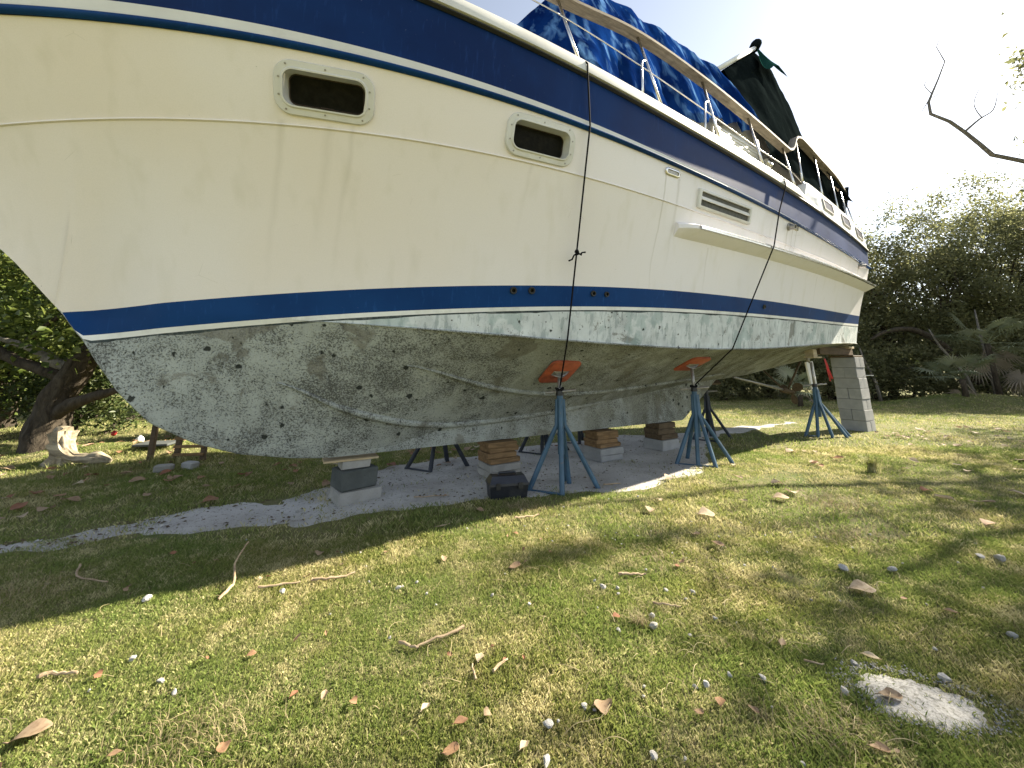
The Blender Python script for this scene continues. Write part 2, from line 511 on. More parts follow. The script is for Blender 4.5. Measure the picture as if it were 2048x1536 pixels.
# ------------------------------------------------------------------ ground
BANG = R(30.58)
CB = np.array([-1.52, 4.15]); TB = np.array([math.cos(BANG), math.sin(BANG)]); NB = np.array([math.sin(BANG), -math.cos(BANG)])
def to_boat(x, y):
    dx = np.asarray(x) - CB[0]; dy = np.asarray(y) - CB[1]
    return dx * TB[0] + dy * TB[1], dx * NB[0] + dy * NB[1]
def from_boat(s, b):
    s = np.asarray(s, float); b = np.asarray(b, float)
    return CB[0] + s * TB[0] + b * NB[0], CB[1] + s * TB[1] + b * NB[1]
def gz(x, y):
    x = np.asarray(x, float); y = np.asarray(y, float)
    z = .012 * np.sin(1.7 * x + .6 * y) + .010 * np.sin(-1.1 * x + 2.1 * y + 1.3) + .007 * np.sin(3.3 * x + 2.7 * y + .4)
    z = z * np.clip(1.4 - .02 * np.hypot(x, y), .3, 1)
    # a low hummock of rough grass far right, gentle rise under the hedges
    z = z + .38 * np.exp(-(((x - 15.6) / 2.4) ** 2 + ((y - 13.4) / .9) ** 2))
    z = z + .16 * np.exp(-(((x + 5.5) / 1.6) ** 2 + ((y - 5.9) / .6) ** 2))
    return z
def vnoise(x, y, seed=0):
    r_ = np.random.default_rng(seed)
    out = np.zeros_like(np.asarray(x, float)); amp = 1.0; fr = 1.0
    for o in range(5):
        for q in range(3):
            a, p = r_.uniform(0, 6.28, 2)
            out = out + amp * np.sin(fr * (np.cos(a) * x + np.sin(a) * y) * r_.uniform(.7, 1.3) + p)
        amp *= .6; fr *= 1.9
    return out / 3.0

def graded(lo, hi, core_lo, core_hi, st):
    core = np.arange(core_lo, core_hi + 1e-6, st)
    g = []; d = st; p = core_hi
    while p < hi: d *= 1.25; p += d; g.append(p)
    l_ = []; d = st; p = core_lo
    while p > lo: d *= 1.25; p -= d; l_.append(p)
    return np.array(l_[::-1] + list(core) + g)
gx = graded(-700, 700, -9, 20, .16); gy = graded(-300, 1200, .3, 18, .16)
XX, YY = np.meshgrid(gx, gy)
P = np.stack([XX, YY, gz(XX, YY)], -1)
nx, ny = len(gx), len(gy)
I = np.arange(nx * ny).reshape(ny, nx)
F = np.stack([I[:-1, :-1], I[:-1, 1:], I[1:, 1:], I[1:, :-1]], -1).reshape(-1, 4)
tag(mk('ground', np_mesh('ground', P.reshape(-1, 3), F), M['ground'], smooth=True), kind='structure')

# sand strip under the keel (edges as offsets from the keel line)
NE_S = [-3.2, -2.3, -1.9, -1.0, -.14, .6, 1.4, 2.15, 2.8, 3.44, 4.2, 5.0, 6.5, 8.0, 9.6]
NE_B = [-.26, .05, .14, .30, .43, .62, .86, 1.10, 1.20, 1.22, 1.00, .40, -.22, -.30, -.36]
FE_S = [-3.2, -2.5, -1.5, -.67, .2, .9, 2.0, 3.0, 4.5, 5.86, 7.5, 9.6]
FE_B = [-.34, -.26, -.32, -.46, -.70, -.95, -1.15, -1.25, -1.1, -.85, -.62, -.52]
def sand_edges(s):
    s = np.asarray(s, float)
    w = .12 * vnoise(s * 4.2, 0 * s + 3.0, 5); w2 = .12 * vnoise(s * 3.7, 0 * s + 9.0, 6)
    return np.interp(s, NE_S, NE_B) + w, np.interp(s, FE_S, FE_B) + w2
def sand_mask(x, y):
    s, b = to_boat(x, y); n_, f_ = sand_edges(s)
    d = np.minimum(n_ - b, b - f_)
    return np.where((s > -3.2) & (s < 9.6), d, -1.0)
ss = np.linspace(-3.15, 9.55, 380); tt = np.linspace(0, 1, 60)
n_, f_ = sand_edges(ss)
BBm = n_[:, None] + .06 + (f_[:, None] - n_[:, None] - .12) * tt[None, :]
SSm = np.broadcast_to(ss[:, None], BBm.shape)
X_, Y_ = from_boat(SSm, BBm)
edge = np.minimum(np.minimum(tt, 1 - tt)[None, :] * np.abs(n_ - f_)[:, None], .35)
zz = gz(X_, Y_) + .010 - .035 * np.exp(-edge / .05) + .007 * vnoise(X_ * 5, Y_ * 5, 11)
edm = MB().grid(np.stack([X_, Y_, zz], -1))
tag(edm.build('sand_strip', M['sand'], smooth=True), kind='structure')

# small heap of spilled coral sand at the lower right
pc = np.array([1.575, 1.79])
def patch_r(a):
    return .165 + .020 * np.sin(2 * a + 2.4) + .010 * np.sin(3 * a + 2.2) + .006 * np.sin(7 * a + 1.) + .007 * np.sin(13 * a) + .006 * np.sin(23 * a + 2)
aa = np.linspace(0, 2 * np.pi, 96, endpoint=False); rr = np.linspace(0, 1.0, 26)
A_, R_ = np.meshgrid(aa, rr)
rad = patch_r(A_) * R_
px_ = pc[0] + rad * np.cos(A_) * 1.28; py_ = pc[1] + rad * np.sin(A_) * .98
pz_ = gz(px_, py_) + .005 + .005 * (1 - R_ ** 2) - .012 * R_ ** 5 + .0035 * vnoise(px_ * 16, py_ * 16, 21) * (1 - R_ ** 4)
k = NT('white_sand'); co = k.coord('World'); n2 = k.noise(co, 130, 6, .8); n3 = k.noise(co, 55, 6, .75)
c = k.mix(k.ramp(n2, .42, .68), (.47, .46, .44), (.17, .165, .15)); c = k.mix(k.ramp(n3, .49, .62, 0, .75), c, (.14, .135, .11))
k.set(c, .95, spec=.1); k.bump(k.noise(co, 240, 4, .7), .7, .004); M['whitesand'] = k.m
tag(MB().grid(np.stack([px_, py_, pz_], -1), closed=True).build('sand_patch', M['whitesand'], smooth=True), kind='structure')
def patch_mask(x, y):
    dx = (np.asarray(x) - pc[0]) / 1.28; dy = (np.asarray(y) - pc[1]) / .98
    return patch_r(np.arctan2(dy, dx)) - np.hypot(dx, dy)

# ------------------------------------------------------------------ the boat
boat = empty('motor_boat', (CB[0], CB[1], 0), BANG, 'large cream and navy motor cruiser propped ashore on stands with peeling bottom paint', 'boat')
ST = 9.88
STEM_S = [-4.6, -4.15, -4.05, -3.35, -2.711, -2.596, -2.472, -2.306, -2.181, -2.147, -2.069, -1.882, -1.685, -1.64, -1.342, -1.032, -.628, -.391]
STEM_Z = [4.52, 3.56, 3.44, 2.83, 2.133, 2.013, 1.863, 1.666, 1.492, 1.454, 1.32, 1.046, .831, .793, .62, .508, .431, .405]
def stemz(s): return float(np.interp(s, STEM_S, STEM_Z))
ROOT_S = [-2.3, -1.9, -1.4, -1.0, -.4, .3, .7, 1.72, 2.4, 3.4, 5.15, 6.9, 9.4, 9.9]
ROOT_Z = [.3, .3, .3, .3, .42, .46, .56, .64, .68, .78, .98, 1.107, 1.417, 1.47]
LN = {'A': (-4.6, 1.92, 2.9, 1.40, (-1.1e-05, .000289, .000789, -.072438, 4.183306)),
      'B': (-4.15, 1.88, 2.8, 1.37, (1e-05, .000583, -.007366, -.02025, 3.631016)),
      'C': (-4.05, 1.86, 2.8, 1.36, (1.3e-05, .00036, -.006412, -.006067, 3.53131)),
      'D': (-3.35, 1.76, 2.5, 1.29, (4e-06, -.00017, .002333, -.011636, .010107, 3.094821)),
      'G': (-2.28, 1.36, 2.0, .92, (8e-06, -.000355, .003898, -.004672, -.053077, 1.605864))}
PE = (.000528, -.010247, .090362, 1.936443); PF = (.000523, -.009694, .088394, 1.73368); PF2 = (.000545, -.0101, .0902, 1.695)
def ln(k, s):
    s0, Bm, p, bs, zp = LN[k]
    if s <= s0: return np.array([.022, stemz(s)])
    sm = 3.2
    if s < sm:
        x = (s - s0) / (sm - s0); b = Bm * (1 - (1 - x) ** p)
        if k == 'G': b *= min(1.0, x / .11) ** .7
    else: b = Bm - (Bm - bs) * ((s - sm) / (9.8 - sm)) ** 2
    return np.array([max(b, .022), float(np.polyval(zp, s))])
def keelz(s): return stemz(s) if s < -.391 else .405
KEEL_END = 5.0
def root(s):
    if s <= -2.28: return np.array([.022, stemz(s)])
    z = max(float(np.interp(s, ROOT_S, ROOT_Z)), keelz(s) + .012)
    return np.array([.045 if s < -.3 else .07, z])
def lower(s, t):
    """hull below the knuckle: t 0..1 knuckle to chine, 1..2 chine to keel"""
    D, G, Rt = ln('D', s), ln('G', s), root(s)
    t = np.atleast_1d(np.asarray(t, float))[:, None]
    fl = min(max((3 - s) / 5, 0), 1)
    c1 = np.array([G[0] * .6 + D[0] * .4 - .02 - .10 * fl * D[0], G[1] * .5 + D[1] * .5])
    c1[0] = max(c1[0], .022)
    c2 = (G + Rt) / 2 + np.array([0, .10 * min(max((s + 1.5) / 2.5, 0), 1)])
    t1 = np.clip(t, 0, 1); t2 = np.clip(t - 1, 0, 1)
    p1 = D * (1 - t1) ** 2 + 2 * c1 * t1 * (1 - t1) + G * t1 ** 2
    p2 = G * (1 - t2) ** 2 + 2 * c2 * t2 * (1 - t2) + Rt * t2 ** 2
    return np.where(t <= 1, p1, p2)
TT = np.linspace(0, 2, 401)
def t_at(s, z):
    q = lower(s, TT)[:, 1]
    return float(np.interp(-z, -np.maximum.accumulate(q[::-1])[::-1], TT))
STN = np.unique(np.concatenate([np.linspace(-4.6, -2.0, 53), np.linspace(-2.0, ST, 238)]))
def loft(rows, name, mat, parent=boat, skip=None, smooth=True, both=True):
    """rows[i] = array (m,2) of (b,z) for station STN[i]"""
    mb = MB(); m = rows[0].shape[0]
    for sgn in ((-1, 1) if both else (-1,)):
        vs = []; fs = []
        for i, s in enumerate(STN):
            for j in range(m): vs.append((s, sgn * rows[i][j, 0], rows[i][j, 1]))
        for i in range(len(STN) - 1):
            for j in range(m - 1):
                q = (i * m + j, i * m + j + 1, (i + 1) * m + j + 1, (i + 1) * m + j)
                a, b, c_, d = (np.array(vs[k]) for k in q)
                if np.linalg.norm(np.cross(c_ - a, d - b)) < 2e-6: continue
                if skip and sgn < 0 and skip((a + b + c_ + d) / 4): continue
                fs.append(q if sgn < 0 else tuple(reversed(q)))
        mb.add(vs, fs)
    return mb.build(name, mat, parent, smooth)
def seg(p, q, m): t = np.linspace(0, 1, m)[:, None]; return p + (q - p) * t

WINDOWS = [(-.72, 3.305), (1.06, 3.305)]
WW, WH = .70, .37
def in_window(c):
    for s, z in WINDOWS:
        if abs(c[0] - s) < WW / 2 - .055 and abs(c[2] - z) < WH / 2 - .052: return True
    return False
loft([seg(ln('A', s), ln('B', s), 9) for s in STN], 'sheer_band', M['navy'])
loft([seg(ln('C', s), ln('D', s), 15) for s in STN], 'upper_topside', M['gel'], skip=in_window)
tE, tF, tF2 = [], [], []
for s in STN:
    a, b, c = t_at(s, np.polyval(PE, s)), t_at(s, np.polyval(PF, s)), t_at(s, np.polyval(PF2, s))
    if s < -2.28: a = b = c = 2.0 if s < -2.31 else a
    tE.append(a); tF.append(max(b, a)); tF2.append(max(c, b, a))
loft([lower(s, np.linspace(0, tE[i], 22)) for i, s in enumerate(STN)], 'topside', M['gel'])
loft([lower(s, np.linspace(tE[i], tF[i], 7)) for i, s in enumerate(STN)], 'boot_stripe', M['boot'])
loft([lower(s, np.linspace(tF[i], tF2[i], 3)) for i, s in enumerate(STN)], 'waterline_stripe', M['stripe'])
tF3 = [max(tF2[i], t_at(s, np.polyval(PF2, s) - .014 - .012 * float(np.clip(vnoise(np.array(s * 9.), np.array(2.), 71) + .4, 0, 2)))) if s > -2.25 else tF2[i] for i, s in enumerate(STN)]
M['oldpaint'] = simple('old_dark_paint', (.035, .048, .05), .8, var=.5, scale=18, dirt=(.22, .23, .22), dirt_amt=.8)
loft([lower(s, np.linspace(tF2[i], tF3[i], 3)) for i, s in enumerate(STN)], 'old_paint_edge', M['oldpaint'])
tF2 = tF3
loft([lower(s, np.linspace(tF2[i], max(tF2[i], 1.0), 8)) for i, s in enumerate(STN)], 'chine_side', M['bottom_side'])
loft([lower(s, np.linspace(max(tF2[i], 1.0), 2.0, 26)) for i, s in enumerate(STN)], 'hull_bottom', M['bottom'])
# keel fin with its closed underside
rows = []
for s in STN:
    r_ = root(s)
    kz = keelz(s) if s < KEEL_END else min(r_[1] - .01, .405 + (s - KEEL_END) * .62)
    kb = np.array([max(r_[0] - .012, .018), kz])
    rows.append(np.vstack([seg(r_, kb, 7), [[0.0, kz]]]))
loft(rows, 'keel', M['bottom'], smooth=40)
# chine lip: the thin shadow edge where side meets bottom
mb = MB()
pts = [(s, -(ln('G', s)[0] + .004), ln('G', s)[1] - .004) for s in np.linspace(-.75, ST, 120)]
mb.tube(pts, [.001 + .010 * min(1, k / 16) for k in range(120)], 6)
mb.build('chine_strip', M['bottom'], boat, True)
# transom
pl = np.vstack([seg(ln('A', ST), ln('D', ST), 4)[:-1], lower(ST, np.linspace(0, 2, 20))])
mb = MB(); m = len(pl)
mb.add([(ST, -p[0], p[1]) for p in pl] + [(ST, p[0], p[1]) for p in pl], [(i, i + 1, m + i + 1, m + i) for i in range(m - 1)])
mb.build('transom', M['gel'], boat)
# rub rail: white flat band over a navy half-round
rows_w, rows_n = [], []
for s in STN:
    b, c = ln('B', s), ln('C', s)
    k = .10 + .42 * min(max((s + 3) / 4.0, 0), 1)         # share of the white band
    e = b + (c - b) * (.62 - .1 * min(max((s - 4) / 4., 0), 1))
    o = min(1.0, max(0, (s + 4.6) * 2)) 
    rows_w.append(np.array([b + [0, .006], b + [.022 * o, -.002], e + [.026 * o, 0], e + [0, -.004]]))
    ph = np.linspace(0, np.pi, 8)
    mid = (e + c) / 2; half = (e[1] - c[1]) / 2 + .004
    rows_n.append(np.column_stack([mid[0] + .004 + .045 * o * np.sin(ph), mid[1] + half * np.cos(ph)]))
loft(rows_w, 'rub_rail_band', M['white'], smooth=30)
loft(rows_n, 'rub_rail', M['boot'], smooth=60)
# thin shadow groove along the knuckle
loft([np.array([ln('D', s) + [.000, .010], ln('D', s) + [.013, .004], ln('D', s) + [.013, -.004], ln('D', s) + [-.002, -.008]]) for s in STN], 'knuckle_moulding', M['gel'], smooth=30)
# gunwale cap
rows = []
for s in STN:
    a = ln('A', s)
    o = min(1.0, max(0.02, (s + 4.62) * 1.5)); hk = 1 - .72 * min(1, max(0, (s - 5.8) / .4)); o *= .35 + .65 * hk
    rows.append(np.array([a + [.002, -.012], a + [.042 * o, -.006], a + [.048 * o, .05 * hk], a + [.03 * o, .125 * hk], a + [-.02 * o, .15 * hk], [max(a[0] - .16, 0), a[1] + .15 * hk], [max(a[0] - .18, 0), a[1] + .02]]))
loft(rows, 'gunwale', M['white'], smooth=35)
loft([np.array([ln('A', s) + [.003, -.016], ln('A', s) + [.03, -.020], ln('A', s) + [.034, -.036], ln('A', s) + [.002, -.046]]) for s in STN], 'gunwale_gasket', M['rubber'], smooth=30)
loft([np.array([[max(ln('A', s)[0] - .17, 0), ln('A', s)[1] + .03], [0, ln('A', s)[1] + .07]]) for s in STN], 'deck', M['white'])
# strakes on the bottom
def strake(pts, name, r0=.018):
    s_ = np.array([p[0] for p in pts]); z_ = np.array([p[1] for p in pts])
    sx = np.linspace(s_[0], s_[-1], 90); zx = np.interp(sx, s_, z_)
    zx = np.convolve(np.pad(zx, 6, mode='edge'), np.ones(13) / 13, mode='valid')
    mb = MB(); P3 = []; rd = []
    for i, (s, z) in enumerate(zip(sx, zx)):
        t = t_at(s, z); p = lower(s, t)[0]; q = lower(s, t + .01)[0] - lower(s, t - .01)[0]
        nrm = np.array([-q[1], q[0]]); nrm /= np.linalg.norm(nrm) + 1e-9
        if nrm[0] < 0: nrm = -nrm
        P3.append((s, -(p[0] + nrm[0] * .004), p[1] + nrm[1] * .004))
        e = min(1, i / 14.0) * min(1, (89 - i) / 20 + .25)
        rd.append(r0 * (.15 + .85 * e))
    mb.tube(P3, rd, 8, squash=1.15)
    mb.build(name, M['bottom'], boat, True)
strake([(-.8, 1.178), (-.57, 1.007), (-.25, .87), (.1, .758), (.67, .637), (1.13, .625), (1.72, .645), (2.39, .69), (3.41, .79)], 'spray_strake', .030)
strake([(.22, 1.305), (.59, 1.186), (1.04, 1.074), (1.47, .989), (2.03, .938), (2.67, .925), (3.38, .957), (4.56, 1.033), (6, 1.15)], 'spray_strake', .026)

def surf(s, z):
    """port side point, aft tangent, up tangent and outward normal in boat coordinates"""
    def pt(s, z):
        A, B, C, D = (ln(k, s) for k in 'ABCD')
        if z >= B[1]: f = (A[1] - z) / (A[1] - B[1]); b = A[0] + (B[0] - A[0]) * f
        elif z >= C[1]: b = C[0]
        elif z >= D[1]: f = (C[1] - z) / (C[1] - D[1]); b = C[0] + (D[0] - C[0]) * f
        else: b = float(lower(s, t_at(s, z))[0][0])
        return Vector((s, -b, z))
    p = pt(s, z)
    ts = (pt(s + .04, z) - pt(s - .04, z)).normalized()
    tz = (pt(s, z + .02) - pt(s, z - .02)).normalized()
    n = ts.cross(tz).normalized()
    if n.y > 0: n = -n
    tz = n.cross(ts).normalized()
    if tz.z < 0: tz = -tz
    return p, ts, tz, n
def rrect(w, h_, r, n=6):
    pts = []
    for cx, cy, a0 in ((w / 2 - r, h_ / 2 - r, 0), (-w / 2 + r, h_ / 2 - r, 90), (-w / 2 + r, -h_ / 2 + r, 180), (w / 2 - r, -h_ / 2 + r, 270)):
        for i in range(n + 1):
            a = R(a0 + 90 * i / n); pts.append((cx + r * math.cos(a), cy + r * math.sin(a)))
    return pts
def rings(mb, rs, fr, cap_last=False, cap_first=False):
    p, ts, tz, n = fr
    m = len(rs[0][0]); vs = []; fs = []
    for pts, d in rs:
        for x, y in pts: vs.append(p + ts * x + tz * y + n * d)
    for k in range(len(rs) - 1):
        for i in range(m):
            j = (i + 1) % m; fs.append((k * m + i, k * m + j, (k + 1) * m + j, (k + 1) * m + i))
    if cap_last: fs.append(tuple((len(rs) - 1) * m + i for i in range(m)))
    if cap_first: fs.append(tuple(reversed(range(m))))
    mb.add(vs, fs); return mb
for (s, z) in WINDOWS:
    fr = surf(s, z)
    w0 = (WW + .01, WH + .01, .125); w1 = (WW - .115, WH - .115, .075)
    f = rings(MB(), [(rrect(*w0), -.012), (rrect(*w0), .014), (rrect(w0[0] - .012, w0[1] - .012, .12), .022), (rrect(w1[0] + .03, w1[1] + .03, .09), .024), (rrect(w1[0] + .012, w1[1] + .012, .08), .036), (rrect(w1[0] - .008, w1[1] - .008, .072), .036),
                     (rrect(*w1), .012), (rrect(w1[0] - .035, w1[1] - .03, .06), -.075), (rrect(w1[0] - .055, w1[1] - .048, .05), -.077)], fr)
    port = f.build('portlight', M['white'], boat, 40)
    g = rings(MB(), [(rrect(w1[0] - .053, w1[1] - .046, .05), -.072), (rrect(w1[0] - .09, w1[1] - .08, .03), -.074)], fr, cap_last=True)
    g.build('pane', M['glass'], port)
    gk = rings(MB(), [(rrect(w1[0] - .040, w1[1] - .034, .055), -.076), (rrect(w1[0] - .044, w1[1] - .038, .055), -.066), (rrect(w1[0] - .056, w1[1] - .05, .05), -.066), (rrect(w1[0] - .06, w1[1] - .054, .05), -.075)], fr)
    gk.build('gasket', M['rust'], port, 40)
    p, ts, tz, n = fr
    for a, b_ in ((-.27, .155), (0, .158), (.27, .155), (-.318, .06), (-.318, -.06), (.318, .06), (.318, -.06), (-.27, -.155), (0, -.158), (.27, -.155)):
        q = (p, ts, tz, n)
        c_ = [(a + .0075 * math.cos(R(60 * i)), b_ + .0075 * math.sin(R(60 * i))) for i in range(6)]
        rings(MB(), [(c_, .018), (c_, .028)], q, cap_last=True).build('screw', M['dull'], port)
    rings(MB(), [([(-.05, -.108), (.05, -.108), (.05, -.095), (-.05, -.095)], -.075), ([(-.04, -.106), (.04, -.106), (.04, -.097), (-.04, -.097)], -.05)], fr, cap_last=True).build('latch', M['rust'], port)
# louvred engine vent
fr = surf(3.83, 3.228); p, ts, tz, n = fr
mb = rings(MB(), [(rrect(1.14, .235, .02, 2), -.01), (rrect(1.14, .235, .02, 2), .022), (rrect(1.12, .215, .015, 2), .028), (rrect(1.05, .170, .012, 2), .028), (rrect(1.05, .170, .012, 2), .002)], fr)
vent = mb.build('louvre_vent', M['white'], boat, 40)
rings(MB(), [(rrect(1.048, .168, .012, 2), .004), (rrect(1.04, .16, .012, 2), .0045)], fr, cap_last=True).build('vent_shade_panel', M['greyvent'], vent)  # flat dark panel stands for the shade inside the vent
for y0 in (.018,):
    mb = MB()
    vs = []
    for (y, d) in ((y0 + .02, .004), (y0 - .008, .026), (y0 - .026, .030), (y0 - .032, .024), (y0 - .004, .004)):
        vs += [p + ts * -.52 + tz * y + n * d, p + ts * .52 + tz * y + n * d]
    mb.add(vs, [(2 * i, 2 * i + 1, 2 * i + 3, 2 * i + 2) for i in range(4)]).build('louvre', M['white'], vent, 40)
# oval drains
for s, z, w, h_ in ((2.78, 3.40, .25, .085), (5.71, 3.325, .20, .075)):
    fr = surf(s, z)
    o = rings(MB(), [(rrect(w, h_, h_ * .48), -.004), (rrect(w, h_, h_ * .48), .010), (rrect(w * .93, h_ * .8, h_ * .38), .016), (rrect(w * .78, h_ * .55, h_ * .25), .016), (rrect(w * .78, h_ * .55, h_ * .25), .003)], fr).build('drain_vent', M['steel'], boat, 40)
    rings(MB(), [(rrect(w * .77, h_ * .54, h_ * .25), .005), (rrect(w * .7, h_ * .45, h_ * .2), .0055)], fr, cap_last=True).build('drain_slot', M['dull'], o)
# through-hull fittings
for s, z, r_ in ((1.05, 1.974, .036), (1.235, 1.985, .036), (1.93, 2.005, .031), (2.10, 2.010, .029), (5.16, 2.115, .032)):
    fr = surf(s, z)
    circ = lambda r: [(r * math.cos(R(30 * i)), r * math.sin(R(30 * i))) for i in range(12)]
    o = rings(MB(), [(circ(r_), -.004), (circ(r_), .012), (circ(r_ * .86), .020), (circ(r_ * .55), .018), (circ(r_ * .5), -.0)], fr).build('through_hull_fitting', M['rubber'], boat, 40)
    rings(MB(), [(circ(r_ * .52), .002), (circ(r_ * .3), .0025)], fr, cap_last=True).build('fitting_bore', M['glass'], o)
# two exhaust spouts near the stern
for s, z, r_, ln_ in ((5.50, 3.30, .045, .09), (9.0, 3.25, .045, .11)):
    fr = surf(s, z)
    circ = lambda r: [(r * math.cos(R(30 * i)), r * math.sin(R(30 * i))) for i in range(12)]
    rings(MB(), [(circ(r_ * 1.3), -.005), (circ(r_ * 1.3), .012), (circ(r_), .02), (circ(r_ * .8), ln_), (circ(r_ * .62), ln_), (circ(r_ * .5), .03)], fr, cap_last=True).build('exhaust_spout', M['dull'], boat, 40)
# side fender rail (moulded sponson with a metal strip)
rows_o = []; SR = np.linspace(2.96, ST + .05, 110)
prof = []
for s in SR:
    z0 = 2.794 + .0166 * s
    e = min(1.0, (s - 2.94) / .22) ** .6
    sc = min(s, ST)
    pT, pB = surf(sc, z0 + .055)[0], surf(sc, z0 - .115)[0]
    y1 = pT.y - .125 * e; y2 = y1 + .004
    prof.append([(s, pT.y + .004, z0 + .055), (s, y1 + .02 * e, z0 + .028), (s, y1, z0 + .012), (s, y2, z0 - .03), (s, y2 + .012, z0 - .042), (s, pB.y + .004, z0 - .115)])
fend = MB().grid(np.array(prof)); 
fend.add([tuple(q) for q in prof[0]], [tuple(range(6))]); fend.add([tuple(q) for q in prof[-1]], [tuple(reversed(range(6)))])
fo = fend.build('fender_rail', M['gel'], boat, 25)
pr = []
for s, q in zip(SR, prof):
    if s < 3.2: continue
    y = q[2][1]; z0 = 2.794 + .0166 * s
    pr.append([(s, y + .004, z0 + .016), (s, y - .014, z0 + .012), (s, y - .018, z0 - .010), (s, y - .014, z0 - .030), (s, y + .004, z0 - .034)])
MB().grid(np.array(pr)).build('metal_strip', M['steel'], fo, 40)
# underwater gear: rudder blade, shaft and V strut, skeg rudder
mb = MB(); mb.tube([(6.2, -.28, 1.08), (7.9, -.34, .80)], .022, 8); mb.build('propeller_shaft', M['dull'], boat, True)
mb = MB(); mb.tube([(7.55, -.12, 1.19), (7.82, -.33, .80)], .03, 8, squash=.5); mb.tube([(8.1, -.55, 1.36), (7.86, -.35, .80)], .03, 8, squash=.5); mb.tube([(7.72, -.335, .815), (7.98, -.343, .785)], .05, 10)
mb.build('shaft_strut', M['timber_dark'], boat, True)
prop = MB(); prop.tube([(7.98, -.343, .785), (8.12, -.348, .765)], [.05, .03], 10)
for i in range(3):
    a = R(120 * i + 20); d = Vector((0, math.cos(a), math.sin(a))); e = Vector((.5, -math.sin(a), math.cos(a))).normalized()
    c_ = Vector((8.05, -.345, .775)); P_ = []
    for r_, w in ((.04, .03), (.12, .08), (.19, .085), (.24, .03)):
        P_.append([c_ + d * r_ - e * w, c_ + d * r_ + Vector((.008, 0, 0)), c_ + d * r_ + e * w])
    prop.grid(np.array(P_))
prop.build('propeller', M['timber_dark'], boat, True)
mb = MB()
bl = [(8.62, 1.36), (8.92, 1.38), (8.96, .80), (8.86, .74), (8.72, .78)]
mb.add([(x, -.405, z) for x, z in bl] + [(x, -.435, z) for x, z in bl], [tuple(range(5)), tuple(reversed(range(5, 10)))] + [(i, i + 5, (i + 1) % 5 + 5, (i + 1) % 5) for i in range(5)])
mb.build('rudder', M['stripe'], boat)
mb = MB(); mb.tube([(8.75, -.42, 1.5), (8.75, -.42, 1.34)], .035, 8); mb.build('rudder_stock', M['dull'], boat, True)

# raised coaming with three tinted windows on the quarter
CS = np.linspace(6.15, ST, 40); P_ = []
for s in CS:
    a = ln('A', s); hgt = .10 + .36 * min(1, (s - 6.12) / .25) - .10 * max(0, (s - 8.9) / 1.0)
    b = a[0] + .004
    P_.append([(s, -b, a[1] + .03), (s, -b + .02, a[1] + hgt - .03), (s, -b + .05, a[1] + hgt), (s, -b + .16, a[1] + hgt), (s, -b + .18, a[1] + .05)])
cm = MB().grid(np.array(P_)); cm.add(P_[0], [tuple(range(5))]); cm.add(P_[-1], [tuple(range(5))])
coam = cm.build('quarter_coaming', M['white'], boat, 40)
for a, b_ in ((6.95, 7.46), (8.0, 8.52), (9.02, 9.55)):
    s = (a + b_) / 2; A_ = ln('A', s); ts = Vector((.04, -(ln('A', s + .02)[0] - ln('A', s - .02)[0]), 0)).normalized()
    tz = Vector((0, .07, 1)).normalized(); n = ts.cross(tz).normalized(); n = n if n.y < 0 else -n
    fr = (Vector((s, -(A_[0] + .002), A_[1] + .235)), ts, tz, n)
    rings(MB(), [(rrect(b_ - a, .215, .03), -.012), (rrect(b_ - a, .215, .03), .010), (rrect(b_ - a - .045, .17, .02), .012), (rrect(b_ - a - .045, .17, .02), .002)], fr).build('window_frame', M['dull'], coam, 40)
    rings(MB(), [(rrect(b_ - a - .046, .169, .02), .004), (rrect(b_ - a - .06, .15, .02), .0045)], fr, cap_last=True).build('window_pane', M['bronze_glass'], coam)

# deckhouse under the covers
mb = MB()
HS = [1.7, 2.6, 8.6, 8.8]; 
prof = []
for s, bb, zt in ((1.6, .95, 4.35), (2.4, 1.20, 5.25), (3.2, 1.26, 5.45), (8.6, 1.16, 5.45), (8.9, 1.12, 5.0)):
    zb = ln('A', s)[1] + .05
    prof.append([(s, -bb - .06, zb), (s, -bb, zt), (s, -bb + .1, zt + .05), (s, bb - .1, zt + .05), (s, bb, zt), (s, bb + .06, zb)])
mb.grid(np.array(prof)); mb.add(prof[0], [tuple(range(6))]); mb.add(prof[-1], [tuple(reversed(range(6)))])
house = mb.build('deckhouse', M['white'], boat, 30)
mb = MB()
prof = []
for s, bb, zt in ((2.2, .72, 6.0), (2.7, .84, 6.72), (6.2, .84, 6.72), (6.5, .8, 5.5)):
    prof.append([(s, -bb - .08, 5.3), (s, -bb, zt), (s, bb, zt), (s, bb + .08, 5.3)])
mb.grid(np.array(prof)); mb.add(prof[0], [(0, 1, 2, 3)]); mb.add(prof[-1], [(3, 2, 1, 0)])
mb.build('flybridge', M['white'], boat, 30)

